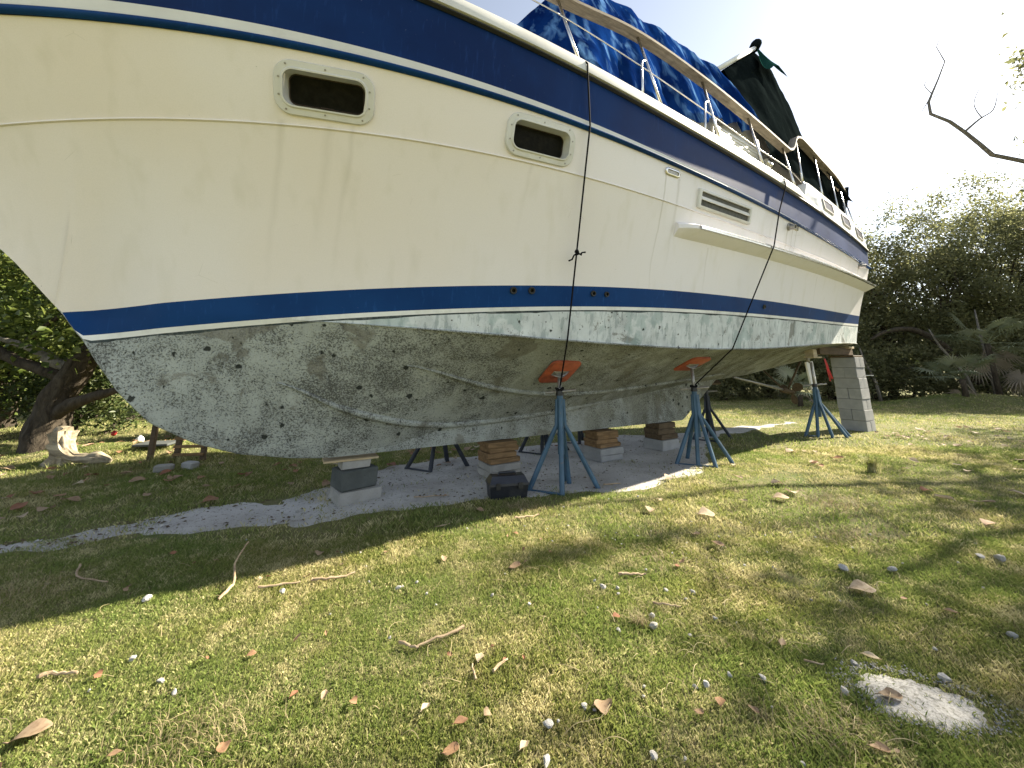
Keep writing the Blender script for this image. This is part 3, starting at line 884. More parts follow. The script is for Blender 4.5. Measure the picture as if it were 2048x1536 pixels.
# rails: stanchions, cap rail, lifeline
def gun(s, inset, dz):
    a = ln('A', min(s, ST)); return Vector((s, -(a[0] - inset), a[1] + dz))
rail_pts = [(-4.2, .12, 1.0), (-3, .2, 1.0), (-1.5, .2, 1.0), (0, .2, 1.0), (1.33, .2, 1.02), (2.53, .2, 1.2), (3.8, .2, 1.19), (4.97, .2, 1.13), (6.1, .2, 1.07), (6.34, .2, 1.09), (6.5, .2, 1.2), (6.68, .2, 1.43), (6.85, .2, 1.53), (7.1, .2, 1.57), (7.92, .2, 1.52), (9.1, .2, 1.50), (9.8, .2, 1.36)]
def crs(pts, n=8):
    P_ = [np.array(p, float) for p in pts]; out = []
    for i in range(len(P_) - 1):
        p0, p1, p2, p3 = P_[max(i - 1, 0)], P_[i], P_[i + 1], P_[min(i + 2, len(P_) - 1)]
        for k in range(n):
            t = k / n
            out.append(.5 * (2 * p1 + (p2 - p0) * t + (2 * p0 - 5 * p1 + 4 * p2 - p3) * t * t + (3 * p1 - p0 - 3 * p2 + p3) * t ** 3))
    out.append(P_[-1]); return out
def rail_z(s):
    return float(np.interp(s, [p[0] for p in rail_pts], [p[2] for p in rail_pts]))
P_ = []
for (s, i_, dz) in crs(rail_pts, 6):
    c_ = gun(s, i_, dz); w, h_ = (.065, .024)
    P_.append([(c_.x, c_.y - w, c_.z - h_), (c_.x, c_.y + w, c_.z - h_), (c_.x, c_.y + w, c_.z + h_ * .5), (c_.x, c_.y + w * .8, c_.z + h_), (c_.x, c_.y - w * .8, c_.z + h_), (c_.x, c_.y - w, c_.z + h_ * .5)])
mb = MB().grid(np.array(P_), closed=True); mb.add(P_[0], [tuple(range(6))]); mb.add(P_[-1], [tuple(range(6))])
mb.build('cap_rail', M['railwood'], boat, 35)
for sb, st_ in ((-3.2, -3.3), (-1.6, -1.7), (0.1, 0), (1.47, 1.33), (2.68, 2.53), (3.8, 3.8), (4.91, 4.97), (5.95, 6.1), (6.42, 6.80), (7.38, 7.75), (8.32, 8.7), (9.04, 9.4), (9.75, 9.75)):
    zb = .14 if sb < 6.2 else .44
    if sb > 9.2: zb = .33
    b0 = gun(sb, .05 if sb < 6.2 else .09, zb); t0 = gun(st_, .2, rail_z(st_) - .02)
    stn = MB().tube([b0, b0 + (t0 - b0) * .5, t0], .0165, 10).build('stanchion', M['steel'], boat, True)
    MB().tube([b0 - Vector((0, 0, .008)), b0 + (t0 - b0).normalized() * .05], [.034, .024], 10).build('stanchion_socket', M['steel'], stn, 40)
    if sb in (2.68, 3.8):
        c0 = gun(sb - .33, .05, .14); c1 = b0 + (t0 - b0) * .56; c1.x -= .12; c2 = b0 + (t0 - b0) * .66
        MB().tube([c0, c1, (c1 + c2) / 2 + Vector((-.02, 0, .02)), c2], .013, 8).build('stanchion_brace', M['steel'], stn, True)
lf = [(-4.2, .1, .62), (-2, .12, .66), (.98, .12, .70), (1.4, .12, .70), (2.6, .12, .66), (3.8, .12, .60), (4.95, .12, .56), (6.0, .12, .58), (6.56, .12, .48)]
MB().tube([gun(*q) for q in crs(lf, 4)], .008, 6).build('lifeline', M['steel'], boat, True)

# folded white gangway lashed on the side deck
mb = MB()
for i in range(5):
    z = 4.58 + i * .085
    mb.bbox(((4.35 + 5.95) / 2 + i * .02, -1.40 + i * .018, z), (1.5 - .06 * i, .05, .06), .012, Matrix.Rotation(R(3), 3, 'Y'))
gw = mb.build('gangway_panel', M['white'], boat)
for s in (4.5, 5.7):
    MB().bbox((s, -1.435, 4.76), (.05, .03, .46), .008).build('gangway_strap', M['dull'], gw)
MB().tube([(5.85, -1.43, 4.62), (5.98, -1.46, 4.58)], [.07, .05], 10).build('deck_light', M['steel'], boat, 40)

# boom / awning beam ending in the peak
MB().tube([(5.7, -.93, 6.74), (6.6, -.92, 7.46), (7.45, -.9, 8.12)], [.05, .05, .045], 10).build('awning_beam', M['stripe'], boat, True)
MB().tube([(7.36, -.9, 8.05), (7.44, -.9, 8.16), (7.52, -.9, 8.26), (7.56, -.9, 8.34)], [.10, .11, .10, .04], 10).build('beam_wrapping', M['tarp_dark'], boat, True)

# ------------------------------------------------------------------ covers lying over the boat
BL = (CB[0], CB[1], 0)
def fold(x, seed):
    r_ = np.random.default_rng(seed); o = 0 * x
    for q in range(7):
        f_ = r_.uniform(2.2, 11); ph = r_.uniform(0, 6.28); a = 1.2 / f_ ** .55
        w = np.sin(f_ * x + ph); o = o + a * np.sign(w) * np.abs(w) ** 1.5
    return o / 2.2
def cover(name, mat, s0, s1, ns, low, top, shoulder, amp, seed, roof_rise=.08, jag=.0):
    S_ = np.linspace(s0, s1, ns); nv = 34
    rows = []
    for sgn in (-1, 1):
        V_ = np.linspace(0, 1, nv)
        Sg, Vg = np.meshgrid(S_, V_, indexing='ij')
        bl, zl = np.array([low(s)[0] for s in S_])[:, None], np.array([low(s)[1] for s in S_])[:, None]
        zt = np.array([top(s) for s in S_])[:, None]; bs = np.array([shoulder(s) for s in S_])[:, None]
        zl = zl + jag * vnoise(Sg * 16, Sg * 0 + seed, seed + 3)
        wv = np.clip(Vg / .72, 0, 1); rv = np.clip((Vg - .72) / .28, 0, 1)
        z = zl + (zt - zl) * wv ** .95 + roof_rise * rv
        b = bl + (bs - bl) * wv ** 1.15 - bs * rv
        fx = Sg + .22 * (1 - wv) * np.sin(1.7 * Sg + seed) - .35 * wv * np.cos(Sg * 1.1 + seed)
        d = amp * (.25 + .75 * (1 - wv)) * fold(fx, seed) * (1 - rv) + .02 * vnoise(Sg * 5, z * 5, seed + 1)
        z = z - .10 * np.sin(np.pi * np.clip((Sg - s0) / (s1 - s0), 0, 1) * 3) ** 2 * rv * .6
        Pm = np.stack([Sg, sgn * (b + d), z + .25 * d * rv], -1)
        rows.append(Pm)
    full = np.concatenate([rows[0], rows[1][:, ::-1][:, 1:]], 1)
    return MB().grid(full).build(name, mat, None, True, BL, BANG)
def low_blue(s):
    z = float(np.interp(s, [.8, 1.6, 2.6, 3.3, 4.0, 4.4, 5.2, 6.4], [4.62, 4.40, 4.36, 4.42, 4.62, 4.95, 5.15, 5.25]))
    b = float(np.interp(s, [.8, 1.6, 2.4, 3.3, 4.2, 6.4], [1.30, 1.52, 1.60, 1.60, 1.46, 1.36]))
    return b, z
def top_blue(s): return float(np.interp(s, [.8, 1.1, 1.6, 2.1, 2.6, 6.0, 6.4], [4.95, 5.25, 5.95, 6.60, 6.88, 6.82, 6.78]))
tarp = cover('boat_cover', M['tarp'], .8, 6.35, 150, low_blue, top_blue, lambda s: float(np.interp(s, [.8, 2.6, 6.4], [.6, .92, .92])), .13, 3, jag=.04)
tag(tarp, 'faded blue canvas cover draped in folds over the boat\'s cabin', 'boat cover')
def top_dark(s): return float(np.interp(s, [5.9, 7.4, 7.7, 8.05, 8.5, 8.9], [6.84, 8.06, 7.98, 7.62, 6.95, 6.05]))
def low_dark(s): return float(np.interp(s, [5.9, 7, 8.9], [1.50, 1.48, 1.30])), float(np.interp(s, [5.9, 6.5, 8.9], [4.75, 4.62, 4.45]))
dark = cover('awning_cloth', M['tarp_dark'], 5.95, 8.9, 80, low_dark, top_dark, lambda s: float(np.interp(s, [5.9, 7.4, 8.9], [.92, .86, 1.0])), .05, 9, roof_rise=-.25)
tag(dark, 'black shade cloth hanging from the pointed beam over the after deck', 'awning')
# green corner piece near the peak
gp = []
for i, u in enumerate(np.linspace(0, 1, 16)):
    row = []
    for j, v in enumerate(np.linspace(0, 1, 12)):
        s = 7.43 + (u - .45) * 1.0 * v; ztop = min(8.08, top_dark(s) + .01)
        z = ztop - v * (.50 + .18 * math.sin(u * 5))
        b = .925 + .16 * v * v + .10 * v + .02 * math.sin(9 * u + 4 * v)
        row.append((s, -b, z))
    gp.append(row)
tag(MB().grid(np.array(gp)).build('green_tarpaulin', M['tarp_green'], None, True, BL, BANG), 'dark green tarpaulin scrap tied at the peak of the beam', 'tarpaulin')
# low aft canopy with bunched end
P_ = []
for s in np.linspace(7.6, 9.95, 40):
    row = []
    zc = float(np.interp(s, [7.6, 8.3, 9.2, 9.95], [5.72, 5.55, 5.38, 5.16]))
    for b in np.linspace(-1.28, 1.28, 40):
        q = abs(b) / 1.28
        row.append((s, -b * (1.12 - .10 * (s - 7.6) / 2.3), zc - .22 * q ** 6 - .05 * q ** 2 + .015 * math.sin(11 * s + 3 * b)))
    P_.append(row)
tag(MB().grid(np.array(P_)).build('aft_canopy', M['tarp_dark'], None, True, BL, BANG), 'low dark canopy stretched above the stern cockpit', 'canopy')
P_ = []
for i, a in enumerate(np.linspace(0, 2 * math.pi, 40, endpoint=False)):
    row = []
    for v in np.linspace(0, 1, 22):
        r_ = .17 * (1 - .75 * v ** 1.5) * (1 + .28 * math.sin(7 * a + 3 * v)) + .03
        row.append((9.78 + r_ * math.cos(a) - .12 * v, -1.12 + r_ * math.sin(a) * .8, 5.22 - .62 * v))
    P_.append(row)
P_ = np.array(P_).transpose(1, 0, 2)
tag(MB().grid(P_, closed=True).build('bunched_cloth', M['tarp_dark'], None, True, BL, BANG), 'gathered end of dark cloth tied in a bunch at the stern rail', 'cloth')

# ------------------------------------------------------------------ boat stands
def bottom_at(s, b):
    ts_ = np.linspace(1, 2, 200); q = lower(s, ts_)
    i = int(np.argmin(np.abs(q[:, 0] - abs(b)))); p = q[i]
    d = lower(s, min(ts_[i] + .02, 2))[0] - lower(s, max(ts_[i] - .02, 1))[0]
    n = np.array([-d[1], d[0]]); n /= np.linalg.norm(n)
    if n[1] > 0: n = -n
    sg = -1 if b > 0 else 1
    return Vector((s, -b, p[1])), Vector((0, sg * abs(n[0]), n[1]))
STANDS = {}
def stand(s, b, legs, collar, mats, label, group, padsize=.34, pad=True, zpad=None, pad_turn=0.0):
    x, y = from_boat(s, b); x, y = float(x), float(y); z0 = float(gz(x, y))
    root_ = empty('boat_stand', (x, y, z0), 0, label, 'boat stand', group)
    paint, rod, padm = mats
    MB().tube([(0, 0, .34), (0, 0, collar)], .036, 12).build('stand_tube', paint, root_, 40)
    feet = []
    for a, r_ in legs:
        d = Vector((math.cos(R(a)), math.sin(R(a)), 0)); foot = d * r_
        zf = float(gz(x + foot.x, y + foot.y)) - z0 - .004; feet.append(foot + Vector((0, 0, zf)))
        lg = MB().tube([d * .036 + Vector((0, 0, collar - .06)), d * .045 + Vector((0, 0, collar * .66)), d * (.06 + r_ * .10) + Vector((0, 0, collar * .56)), foot + Vector((0, 0, zf))], [.020, .024, .026, .027], 8)
        lg.build('leg', paint, root_, 40)
    MB().tube([feet[0] + Vector((0, 0, .02)), feet[1] + Vector((0, 0, .02))], .013, 6).build('base_bar', paint, root_, 40)
    hp, hn = bottom_at(s, b)
    zt = (hp.z if zpad is None else zpad) - z0
    hn_w = Matrix.Rotation(BANG, 3, 'Z') @ hn
    top = Vector((0, 0, zt)) + hn_w * .055
    MB().tube([(0, 0, collar - .1), (0, 0, top.z - .02)], .021, 10).build('screw_rod', rod, root_, True)
    MB().tube([(0, 0, collar - .02), (0, 0, collar + .035)], [.046, .04], 10).build('collar_nut', M['rubber'], root_, 40)
    hd = Vector((math.cos(R(-28)), math.sin(R(-28)), .10)).normalized()
    MB().tube([Vector((0, 0, collar + .02)) - hd * .17, Vector((0, 0, collar + .02)) + hd * .19], .0165, 10).build('screw_handle', M['dull'], root_, 40)
    if pad:
        u = Matrix.Rotation(BANG + R(pad_turn), 3, 'Z') @ Vector((1, 0, 0)); u = (u - hn_w * u.dot(hn_w)).normalized(); v = hn_w.cross(u).normalized()
        c0 = Vector((0, 0, zt)) + hn_w * .018
        fr = (c0, u, v, hn_w)
        pd = rings(MB(), [(rrect(padsize, padsize, .06, 4), -.014), (rrect(padsize, padsize, .06, 4), .012), (rrect(padsize - .01, padsize - .01, .055, 4), .016)], fr, True, True).build('pad', padm, root_, 40)
        MB().add([c0 + hn_w * .017 + u * a + v * c for a, c in ((-.11, -.035), (.11, -.035), (.11, .035), (-.11, .035))] + [top + Vector((a, c, -.03)) for a, c in ((-.022, -.022), (.022, -.022), (.022, .022), (-.022, .022))],
                 [(0, 1, 5, 4), (1, 2, 6, 5), (2, 3, 7, 6), (3, 0, 4, 7), (0, 3, 2, 1), (4, 5, 6, 7)]).build('pad_bracket', rod, root_)
    STANDS[label] = (root_, Vector((x, y, z0 + collar)))
    return root_
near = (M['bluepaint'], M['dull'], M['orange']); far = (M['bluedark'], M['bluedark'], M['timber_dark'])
L5 = [(197, .38), (263, .27), (3, .39), (75, .30), (62, .22)]
stand(1.91, .80, L5, .97, near, 'blue tripod stand with orange pad beside the black toolbox', 'stands on the near side', .40)
stand(4.15, .90, [(190, .36), (285, .27), (350, .40), (100, .30), (235, .20)], .95, near, 'blue tripod stand with orange pad, second from the bow', 'stands on the near side', .40)
stand(7.98, .78, [(185, .34), (215, .22), (330, .36), (350, .46), (270, .24)], .90, (M['bluepaint'], M['dull'], M['pine']), 'blue stand with red ribbon in front of the concrete block pier', 'stands on the near side', zpad=1.42, pad=False)
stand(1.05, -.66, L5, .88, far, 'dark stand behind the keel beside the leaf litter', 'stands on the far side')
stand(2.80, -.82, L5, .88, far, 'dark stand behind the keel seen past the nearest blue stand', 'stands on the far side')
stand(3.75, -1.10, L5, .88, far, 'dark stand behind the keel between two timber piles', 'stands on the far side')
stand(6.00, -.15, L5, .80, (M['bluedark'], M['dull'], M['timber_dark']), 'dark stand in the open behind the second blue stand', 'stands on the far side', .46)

# ropes from gunwale to the first two stands
def bw(s, b, z):
    x, y = from_boat(s, b); return Vector((float(x), float(y), z))
def rope(pts, name, label, knot=None):
    root_ = empty(name, pts[0], 0, label, 'rope', 'black tie-down ropes')
    base = Vector(pts[0]); P_ = [Vector(p) - base for p in pts]
    dense = []
    for a, b in zip(P_[:-1], P_[1:]):
        m = max(2, int((b - a).length / .12))
        dense += [a + (b - a) * (i / m) for i in range(m)]
    dense.append(P_[-1])
    MB().tube(dense, .0085, 7).build('line', M['black'], root_, True)
    c = P_[-1]
    ring = [c + Vector((.042 * math.cos(R(36 * i)), .042 * math.sin(R(36 * i)), .012 * math.sin(R(80 * i)))) for i in range(21)]
    MB().tube(ring, .010, 6).build('hitch', M['black'], root_, True)
    if knot is not None:
        k = Vector(knot) - base
        MB().tube([k + Vector((.016 * math.sin(i * 1.3), -.012 + .012 * math.cos(i * 1.3), .022 * math.sin(i * .55 + .4))) for i in range(14)], .010, 6).build('knot', M['black'], root_, True)
        MB().tube([k, k + Vector((-.03, -.02, -.03)), k + Vector((-.05, -.02, -.07)), k + Vector((-.085, -.02, -.085))], .008, 6).build('rope_end', M['black'], root_, True)
        MB().tube([k, k + Vector((.02, -.02, -.012)), k + Vector((.04, -.02, -.02)), k + Vector((.05, -.02, .0)), k + Vector((.085, -.02, .004))], [.008, .009, .014, .008, .009], 6).build('rope_end', M['black'], root_, True)
    return root_
def rope_path(s_top, s_ch, key, s_kn=None):
    a = ln('A', s_top); q = ln('G', s_ch); c0 = STANDS[key][1]
    sc = s_top + (s_ch - s_top) * .25; c_ = ln('C', sc)
    mid = []
    if s_top > 3:
        sf = s_top + (s_ch - s_top) * .50; zf = 2.794 + .0166 * sf; mid = [bw(sf, -surf(sf, zf + .055)[0].y + .160, zf - .005)]
    p = [bw(s_top + .02, a[0] - .12, a[1] + .165), bw(s_top, a[0] - .01, a[1] + .165), bw(s_top, a[0] + .056, a[1] + .07), bw(s_top, a[0] + .05, a[1] - .04), bw(sc, c_[0] + .066, c_[1] + .02), *mid, bw(s_ch, q[0] + .022, q[1] + .0), c0 + Vector((0, 0, .05))]
    return p
p1 = rope_path(1.47, 1.66, 'blue tripod stand with orange pad beside the black toolbox')
kn = p1[4] + (p1[5] - p1[4]) * .585
rope(p1, 'tie_rope', 'black rope with a knot hanging from the gunwale to the nearest stand', kn)
p2 = rope_path(5.25, 4.38, 'blue tripod stand with orange pad, second from the bow')
rope(p2, 'tie_rope', 'black rope slanting down from the gunwale to the second stand')

# ------------------------------------------------------------------ keel supports: every block and timber is loose
def piece(name, s, b, z0, dim, mat, label, cat, rz=0.0, group=None, hollow=False, bev=.007):
    x, y = from_boat(s, b); g = float(gz(x, y))
    mb = MB()
    if not hollow:
        mb.bbox((0, 0, dim[2] / 2), dim, bev)
    else:
        L_, W_, H_ = dim; t_ = .032
        mb.bbox((0, -W_ / 2 + t_ / 2, H_ / 2), (L_, t_, H_), .004); mb.bbox((0, W_ / 2 - t_ / 2, H_ / 2), (L_, t_, H_), .004)
        for xx in (-L_ / 2 + t_ / 2, 0, L_ / 2 - t_ / 2): mb.bbox((xx, 0, H_ / 2), (t_ - .001, W_ - 2 * t_ + .002, H_ - .002), .003)
    jt = .0045 if 'conc' in mat.name else .002
    mb.v = [tuple(np.array(v) + rng.normal(0, jt, 3) * [1, 1, .35]) for v in mb.v]
    o = mb.build(name, mat, None, False, (float(x), float(y), g + z0), BANG + R(rz))
    return tag(o, label, cat, group)
G1 = 'supports under the keel'
piece('concrete_slab', -.03, .02, .0, (.40, .34, .115), M['conc_pale'], 'pale concrete slab at the foot of the support nearest the bow', 'concrete block', 8, G1)
piece('concrete_block', -.05, .0, .118, (.36, .30, .175), M['conc_dark'], 'dark grey block on the pale slab nearest the bow', 'concrete block', 14, G1, bev=.012)
piece('wood_block', -.06, .0, .296, (.27, .20, .075), M['conc_pale'], 'whitewashed wood block under the plywood nearest the bow', 'wood block', 4, G1)
piece('plywood_board', -.10, .0, .374, (.50, .22, .018), M['ply'], 'thin plywood board between keel and whitewashed block', 'board', -2, G1, bev=.003)
for nm, s, lay, ht in (('second', 1.58, [(.40, .34, .075), (.40, .34, .075)], .245), ('third', 3.25, [(.42, .36, .085), (.42, .36, .085)], .225), ('rearmost', 4.50, [(.42, .36, .15)], .245)):
    z = 0.0
    for i, d in enumerate(lay):
        piece('concrete_block', s, .02 * i, z, d, M['conc'] if nm != 'second' else M['conc_pale'], '%s concrete block of the %s keel support from the bow' % (('bottom', 'upper')[i] if len(lay) > 1 else 'single', nm), 'concrete block', 3 - 5 * i, G1); z += d[2] + .002
    n_t = 4 if nm != 'rearmost' else 3
    hh = (.392 - z) / n_t
    for i in range(n_t):
        piece('timber_block', s + .015 * (-1) ** i - .01, .0, z, (.40 - .02 * (i % 2), .32 - .03 * (i % 3), hh - .002), M['timber'] if nm != 'rearmost' else M['timber_dark'], '%s timber of the brown wood pile on the %s keel support' % (('lowest', 'second lowest', 'second highest', 'highest')[i] if n_t == 4 else ('lowest', 'middle', 'highest')[i], nm), 'timber', 2.0 * (-1) ** i, G1, bev=.005); z += hh
# block pier under the quarter: each course two blocks, crossed
px0, py0 = from_boat(9.67, .76); pz0 = float(gz(px0, py0))
pier = empty('block_pier', (float(px0), float(py0), pz0), BANG, 'tall pier of stacked grey concrete blocks under the stern corner', 'block pier')
def block_mesh(L_, W_, H_):
    mb = MB(); mb.bbox((0, 0, H_ / 2), (L_, W_, H_), .006)
    return mb
for i in range(7):
    for j in (-1, 1):
        mb = block_mesh(.425, .21, .208) if i % 2 else block_mesh(.21, .425, .208)
        jx = rng.uniform(-.006, .006, 2)
        mb.build('concrete_block', M['conc'], pier, False, (float(jx[0]) + (0 if i % 2 else j * .1075), float(jx[1]) + (j * .1075 if i % 2 else 0), i * .2115), R(float(rng.uniform(-.8, .8))))
MB().bbox((-.02, .01, 1.482 + .019), (.46, .44, .036), .004).build('cap_board', M['timber_dark'], pier)
MB().tube([(.10, -.36, 1.11), (.12, -.10, 1.10)], .008, 6).build('tie_rod', M['whiteplastic'], pier, True)
ZT = bottom_at(9.5, .72)[0].z
piece('timber_beam', 9.15, .72, 1.522, (1.55, .17, ZT - .035 - 1.522), M['timber_dark'], 'long dark timber beam bridging the block pier and the red-ribbon stand', 'timber', 0)
ZT2 = bottom_at(8.0, .79)[0].z
piece('wood_block', 8.02, .79, 1.45, (.20, .14, ZT2 - 1.455), M['pine'], 'pale pine block on the stand with the red ribbon', 'wood block', 5)
piece('pine_board', 8.05, .80, 1.425, (.40, .16, .024), M['pine'], 'pale pine board laid on top of the red-ribbon stand', 'board', 3, bev=.003)
piece('pine_wedge', 9.75, .76, ZT - .033, (.26, .2, .045), M['pine'], 'pale wedge between stern corner and the dark beam', 'wedge', 0, bev=.004)
rb = []
for i, (dx, zz) in enumerate([(0, 0), (.02, -.1), (.035, -.22), (.06, -.36), (.07, -.42)]):
    rb.append([(dx - .010, 0.01 * i, zz), (dx + .010, .006 * i, zz - .01)])
x_, y_ = from_boat(8.18, .93)
tag(MB().grid(np.array(rb)).grid(np.array(rb)[:, :, :] * [1.5, 1, .9] + [.03, .03, 0]).build('red_ribbon', M['red'], None, False, (float(x_), float(y_), 1.42), 0), 'red ribbon hanging from the pine board on the third stand', 'ribbon')

# ------------------------------------------------------------------ toolbox
tb = empty('toolbox', (-.05, 4.17, float(gz(-.05, 4.17))), R(14), 'closed black plastic toolbox on the sand by the nearest stand', 'toolbox')
def trap(L0, W0, L1, W1, z0, z1):
    return MB().add([(-L0 / 2, -W0 / 2, z0), (L0 / 2, -W0 / 2, z0), (L0 / 2, W0 / 2, z0), (-L0 / 2, W0 / 2, z0), (-L1 / 2, -W1 / 2, z1), (L1 / 2, -W1 / 2, z1), (L1 / 2, W1 / 2, z1), (-L1 / 2, W1 / 2, z1)],
                    [(3, 2, 1, 0), (4, 5, 6, 7), (0, 1, 5, 4), (1, 2, 6, 5), (2, 3, 7, 6), (3, 0, 4, 7)])
trap(.36, .18, .385, .20, 0, .125).build('case', M['blackplastic'], tb)
trap(.40, .215, .395, .21, .125, .145).build('rim', M['blackplastic'], tb)
trap(.39, .205, .33, .12, .145, .205).build('lid', M['blackplastic'], tb)
MB().tube([(-.09, 0, .205), (-.085, 0, .225), (.085, 0, .225), (.09, 0, .205)], .011, 8).build('handle', M['blackplastic'], tb, 40)
for x in (-.11, .11): MB().bbox((x, -.113, .125), (.045, .012, .06), .004).build('latch', M['rubber'], tb)

# ------------------------------------------------------------------ left background bits
def gpos(x, y, dz=0.0): return (x, y, float(gz(x, y)) + dz)
# driftwood stump with one lying root
st = empty('driftwood_stump', gpos(-5.62, 5.30), R(-8), 'sunlit bleached driftwood stump with one root lying along the grass', 'stump')
def knobbly(pts, rad, seed, n=14, amp=.22, flute=0.0):
    r_ = np.random.default_rng(seed); pts = crs(pts, 5); rad = np.interp(np.linspace(0, 1, len(pts)), np.linspace(0, 1, len(rad)), rad)
    mb = MB().tube(pts, list(rad), n)
    V = np.array(mb.v); c_ = np.repeat(np.array(pts), n, 0)
    d = V[:len(c_)] - c_
    w = 1 + amp * vnoise(V[:len(c_), 0] * 9 + V[:len(c_), 2] * 6, V[:len(c_), 1] * 9 + V[:len(c_), 2] * 4, seed)[:, None]
    if flute:
        th = np.tile(np.arange(n) * 2 * np.pi / n, len(pts)); zz_ = np.repeat(np.arange(len(pts)), n)
        w = w + flute * (np.sin(3 * th + .25 * zz_ + seed) + .7 * np.sin(7 * th - .35 * zz_) + .6 * np.sin(12 * th + .2 * zz_))[:, None]
    V[:len(c_)] = c_ + d * w; mb.v = [tuple(v) for v in V]
    return mb
knobbly([(-.20, 0, -.05), (-.21, 0, .10), (-.24, 0, .22), (-.27, .01, .36)], [.20, .105, .085, .12], 3, 40, .26, .13).build('trunk', M['drift'], st, 50)
knobbly([(-.22, -.02, .26), (-.10, -.05, .14), (.06, -.06, .07), (.22, -.04, .06), (.36, -.02, .065), (.52, .02, .03)], [.10, .085, .06, .05, .06, .02], 4, 30, .28, .11).build('root', M['drift'], st, 50)
knobbly([(-.24, .0, .34), (-.33, .0, .37), (-.40, -.02, .35)], [.085, .06, .02], 5, 24, .3, .12).build('broken_limb', M['drift'], st, 50)
# wooden rack / broken lattice
rk = empty('wooden_rack', gpos(-4.42, 5.40), R(6), 'weathered wooden rack of posts and slats under the bow', 'rack')
for x in (-.30, .02, .34):
    MB().bbox((x, 0, .30 if x < 0 else .22), (.06, .05, .62 if x < 0 else .46), .005).build('post', M['timber_dark'], rk)
for i in range(4): MB().bbox((.17, -.03, .08 + .10 * i), (.38, .018, .035), .003).build('slat', M['timber'], rk)
for i in range(4): MB().bbox((-.15 + .065 * i, -.02, .50), (.03, .02, .34), .003, Matrix.Rotation(R(-24), 3, 'Y')).build('slat', M['timber'], rk)
o = MB().bbox((0, 0, .02), (.42, .30, .03), .005).build('grey_board', M['conc_dark'], None, False, gpos(-5.02, 5.78, .03), R(12)); tag(o, 'dark grey board lying flat beside the wooden rack', 'board')
for (x, y, a, lb) in ((-4.22, 5.02, 20, 'pale broken block on the grass in front of the wooden rack'), (-4.0, 5.14, -14, 'darker block fragment in the grass closer to the hull than the pale one')):
    o = MB().bbox((0, 0, .04), (.18, .11, .09), .015).build('block_fragment', M['conc_pale'] if a > 0 else M['conc'], None, False, gpos(x, y), R(a)); tag(o, lb, 'concrete block')
# yellow kayak end
P_ = []
for t in np.linspace(-1, 1, 24):
    w = .26 * (1 - abs(t) ** 2.4) + .008; row = []
    for a in np.linspace(0, 2 * math.pi, 16, endpoint=False):
        row.append((1.1 * t, w * math.cos(a), .16 + (.13 * (1 - abs(t) ** 4) + .015) * math.sin(a) + .10 * t * t))
    P_.append(row)
kk = MB().grid(np.array(P_), closed=True).build('kayak', M['yellow'], None, True, gpos(-4.1, 7.4), R(28)); tag(kk, 'yellow kayak on the ground behind the bow', 'kayak')
def lathe(prof, n=16):
    P_ = np.array([[(r_ * math.cos(2 * math.pi * i / n), r_ * math.sin(2 * math.pi * i / n), z) for i in range(n)] for r_, z in prof])
    return MB().grid(P_, closed=True)
o = lathe([(0.001, 0), (.05, 0), (.055, .02), (.055, .09), (.035, .12), (.018, .125), (.018, .14), (.001, .145)]).build('white_stand_in', M['whiteplastic'], None, 40, gpos(-6.02, 6.6), 0); tag(o, 'small white stand-in for an unidentified thing under the trees behind the stump', 'unidentified object')  # jug shape added in place of an unidentified white speck
o = lathe([(0.001, .0), (.025, .01), (.04, .035), (.04, .055), (.025, .08), (.01, .09), (.001, .095)]).build('red_stand_in', M['red'], None, 40, gpos(-6.8, 6.95, .12), 0); tag(o, 'small red stand-in for an unidentified thing among the dark trunks at the left', 'float')  # rounded float shape put in for a red speck of unknown nature

# ------------------------------------------------------------------ trees
def leaves(C_, n_per, spread, size, seed, up=.35, droop=0.0, aspect=.5):
    """rhombic folded leaves scattered round cluster centres C_ (k,3)"""
    r_ = np.random.default_rng(seed)
    k = len(C_); N_ = k * n_per
    c = np.repeat(C_, n_per, 0) + r_.normal(0, 1, (N_, 3)) * np.array(spread) * r_.uniform(.4, 1.1, (N_, 1))
    nrm = r_.normal(0, 1, (N_, 3)); nrm[:, 2] = np.abs(nrm[:, 2]) + up; nrm /= np.linalg.norm(nrm, axis=1, keepdims=True)
    d = r_.normal(0, 1, (N_, 3)); d[:, 2] -= droop; d -= nrm * (d * nrm).sum(1, keepdims=True); d /= np.linalg.norm(d, axis=1, keepdims=True) + 1e-9
    e = np.cross(nrm, d)
    L_ = size * r_.uniform(.6, 1.25, (N_, 1)); W_ = L_ * aspect
    a = c - d * L_ * .5; t = c + d * L_ * .5 - nrm * L_ * .12
    l_ = c + e * W_ * .5 + nrm * L_ * .10; q = c - e * W_ * .5 + nrm * L_ * .10
    V = np.stack([a, q, t, l_], 1).reshape(-1, 3)
    i = np.arange(N_)[:, None] * 4
    F_ = np.concatenate([i + [0, 1, 2], i + [0, 2, 3]], 1).reshape(-1, 3)
    rn = np.repeat(np.clip(r_.normal(.45, .28, N_), 0, 1), 4)
    return V, F_, rn
def leaf_obj(name, V, F_, rn, mat, parent):
    me = np_mesh(name, V, F_)
    at = me.attributes.new('rnd', 'FLOAT', 'POINT'); at.data.foreach_set('value', rn.astype(np.float32))
    return mk(name, me, mat, parent)
def wig(a, b, n, amp, r_, grav=0.0):
    a, b = np.array(a, float), np.array(b, float); t = np.linspace(0, 1, n)[:, None]
    p = a + (b - a) * t; L_ = np.linalg.norm(b - a)
    off = np.cumsum(r_.normal(0, 1, (n, 3)), 0); off -= off[0] + (off[-1] - off[0]) * t
    return p + off * amp * L_ / n ** .5 + np.array([0, 0, 1]) * (grav * L_ * np.sin(np.pi * t))
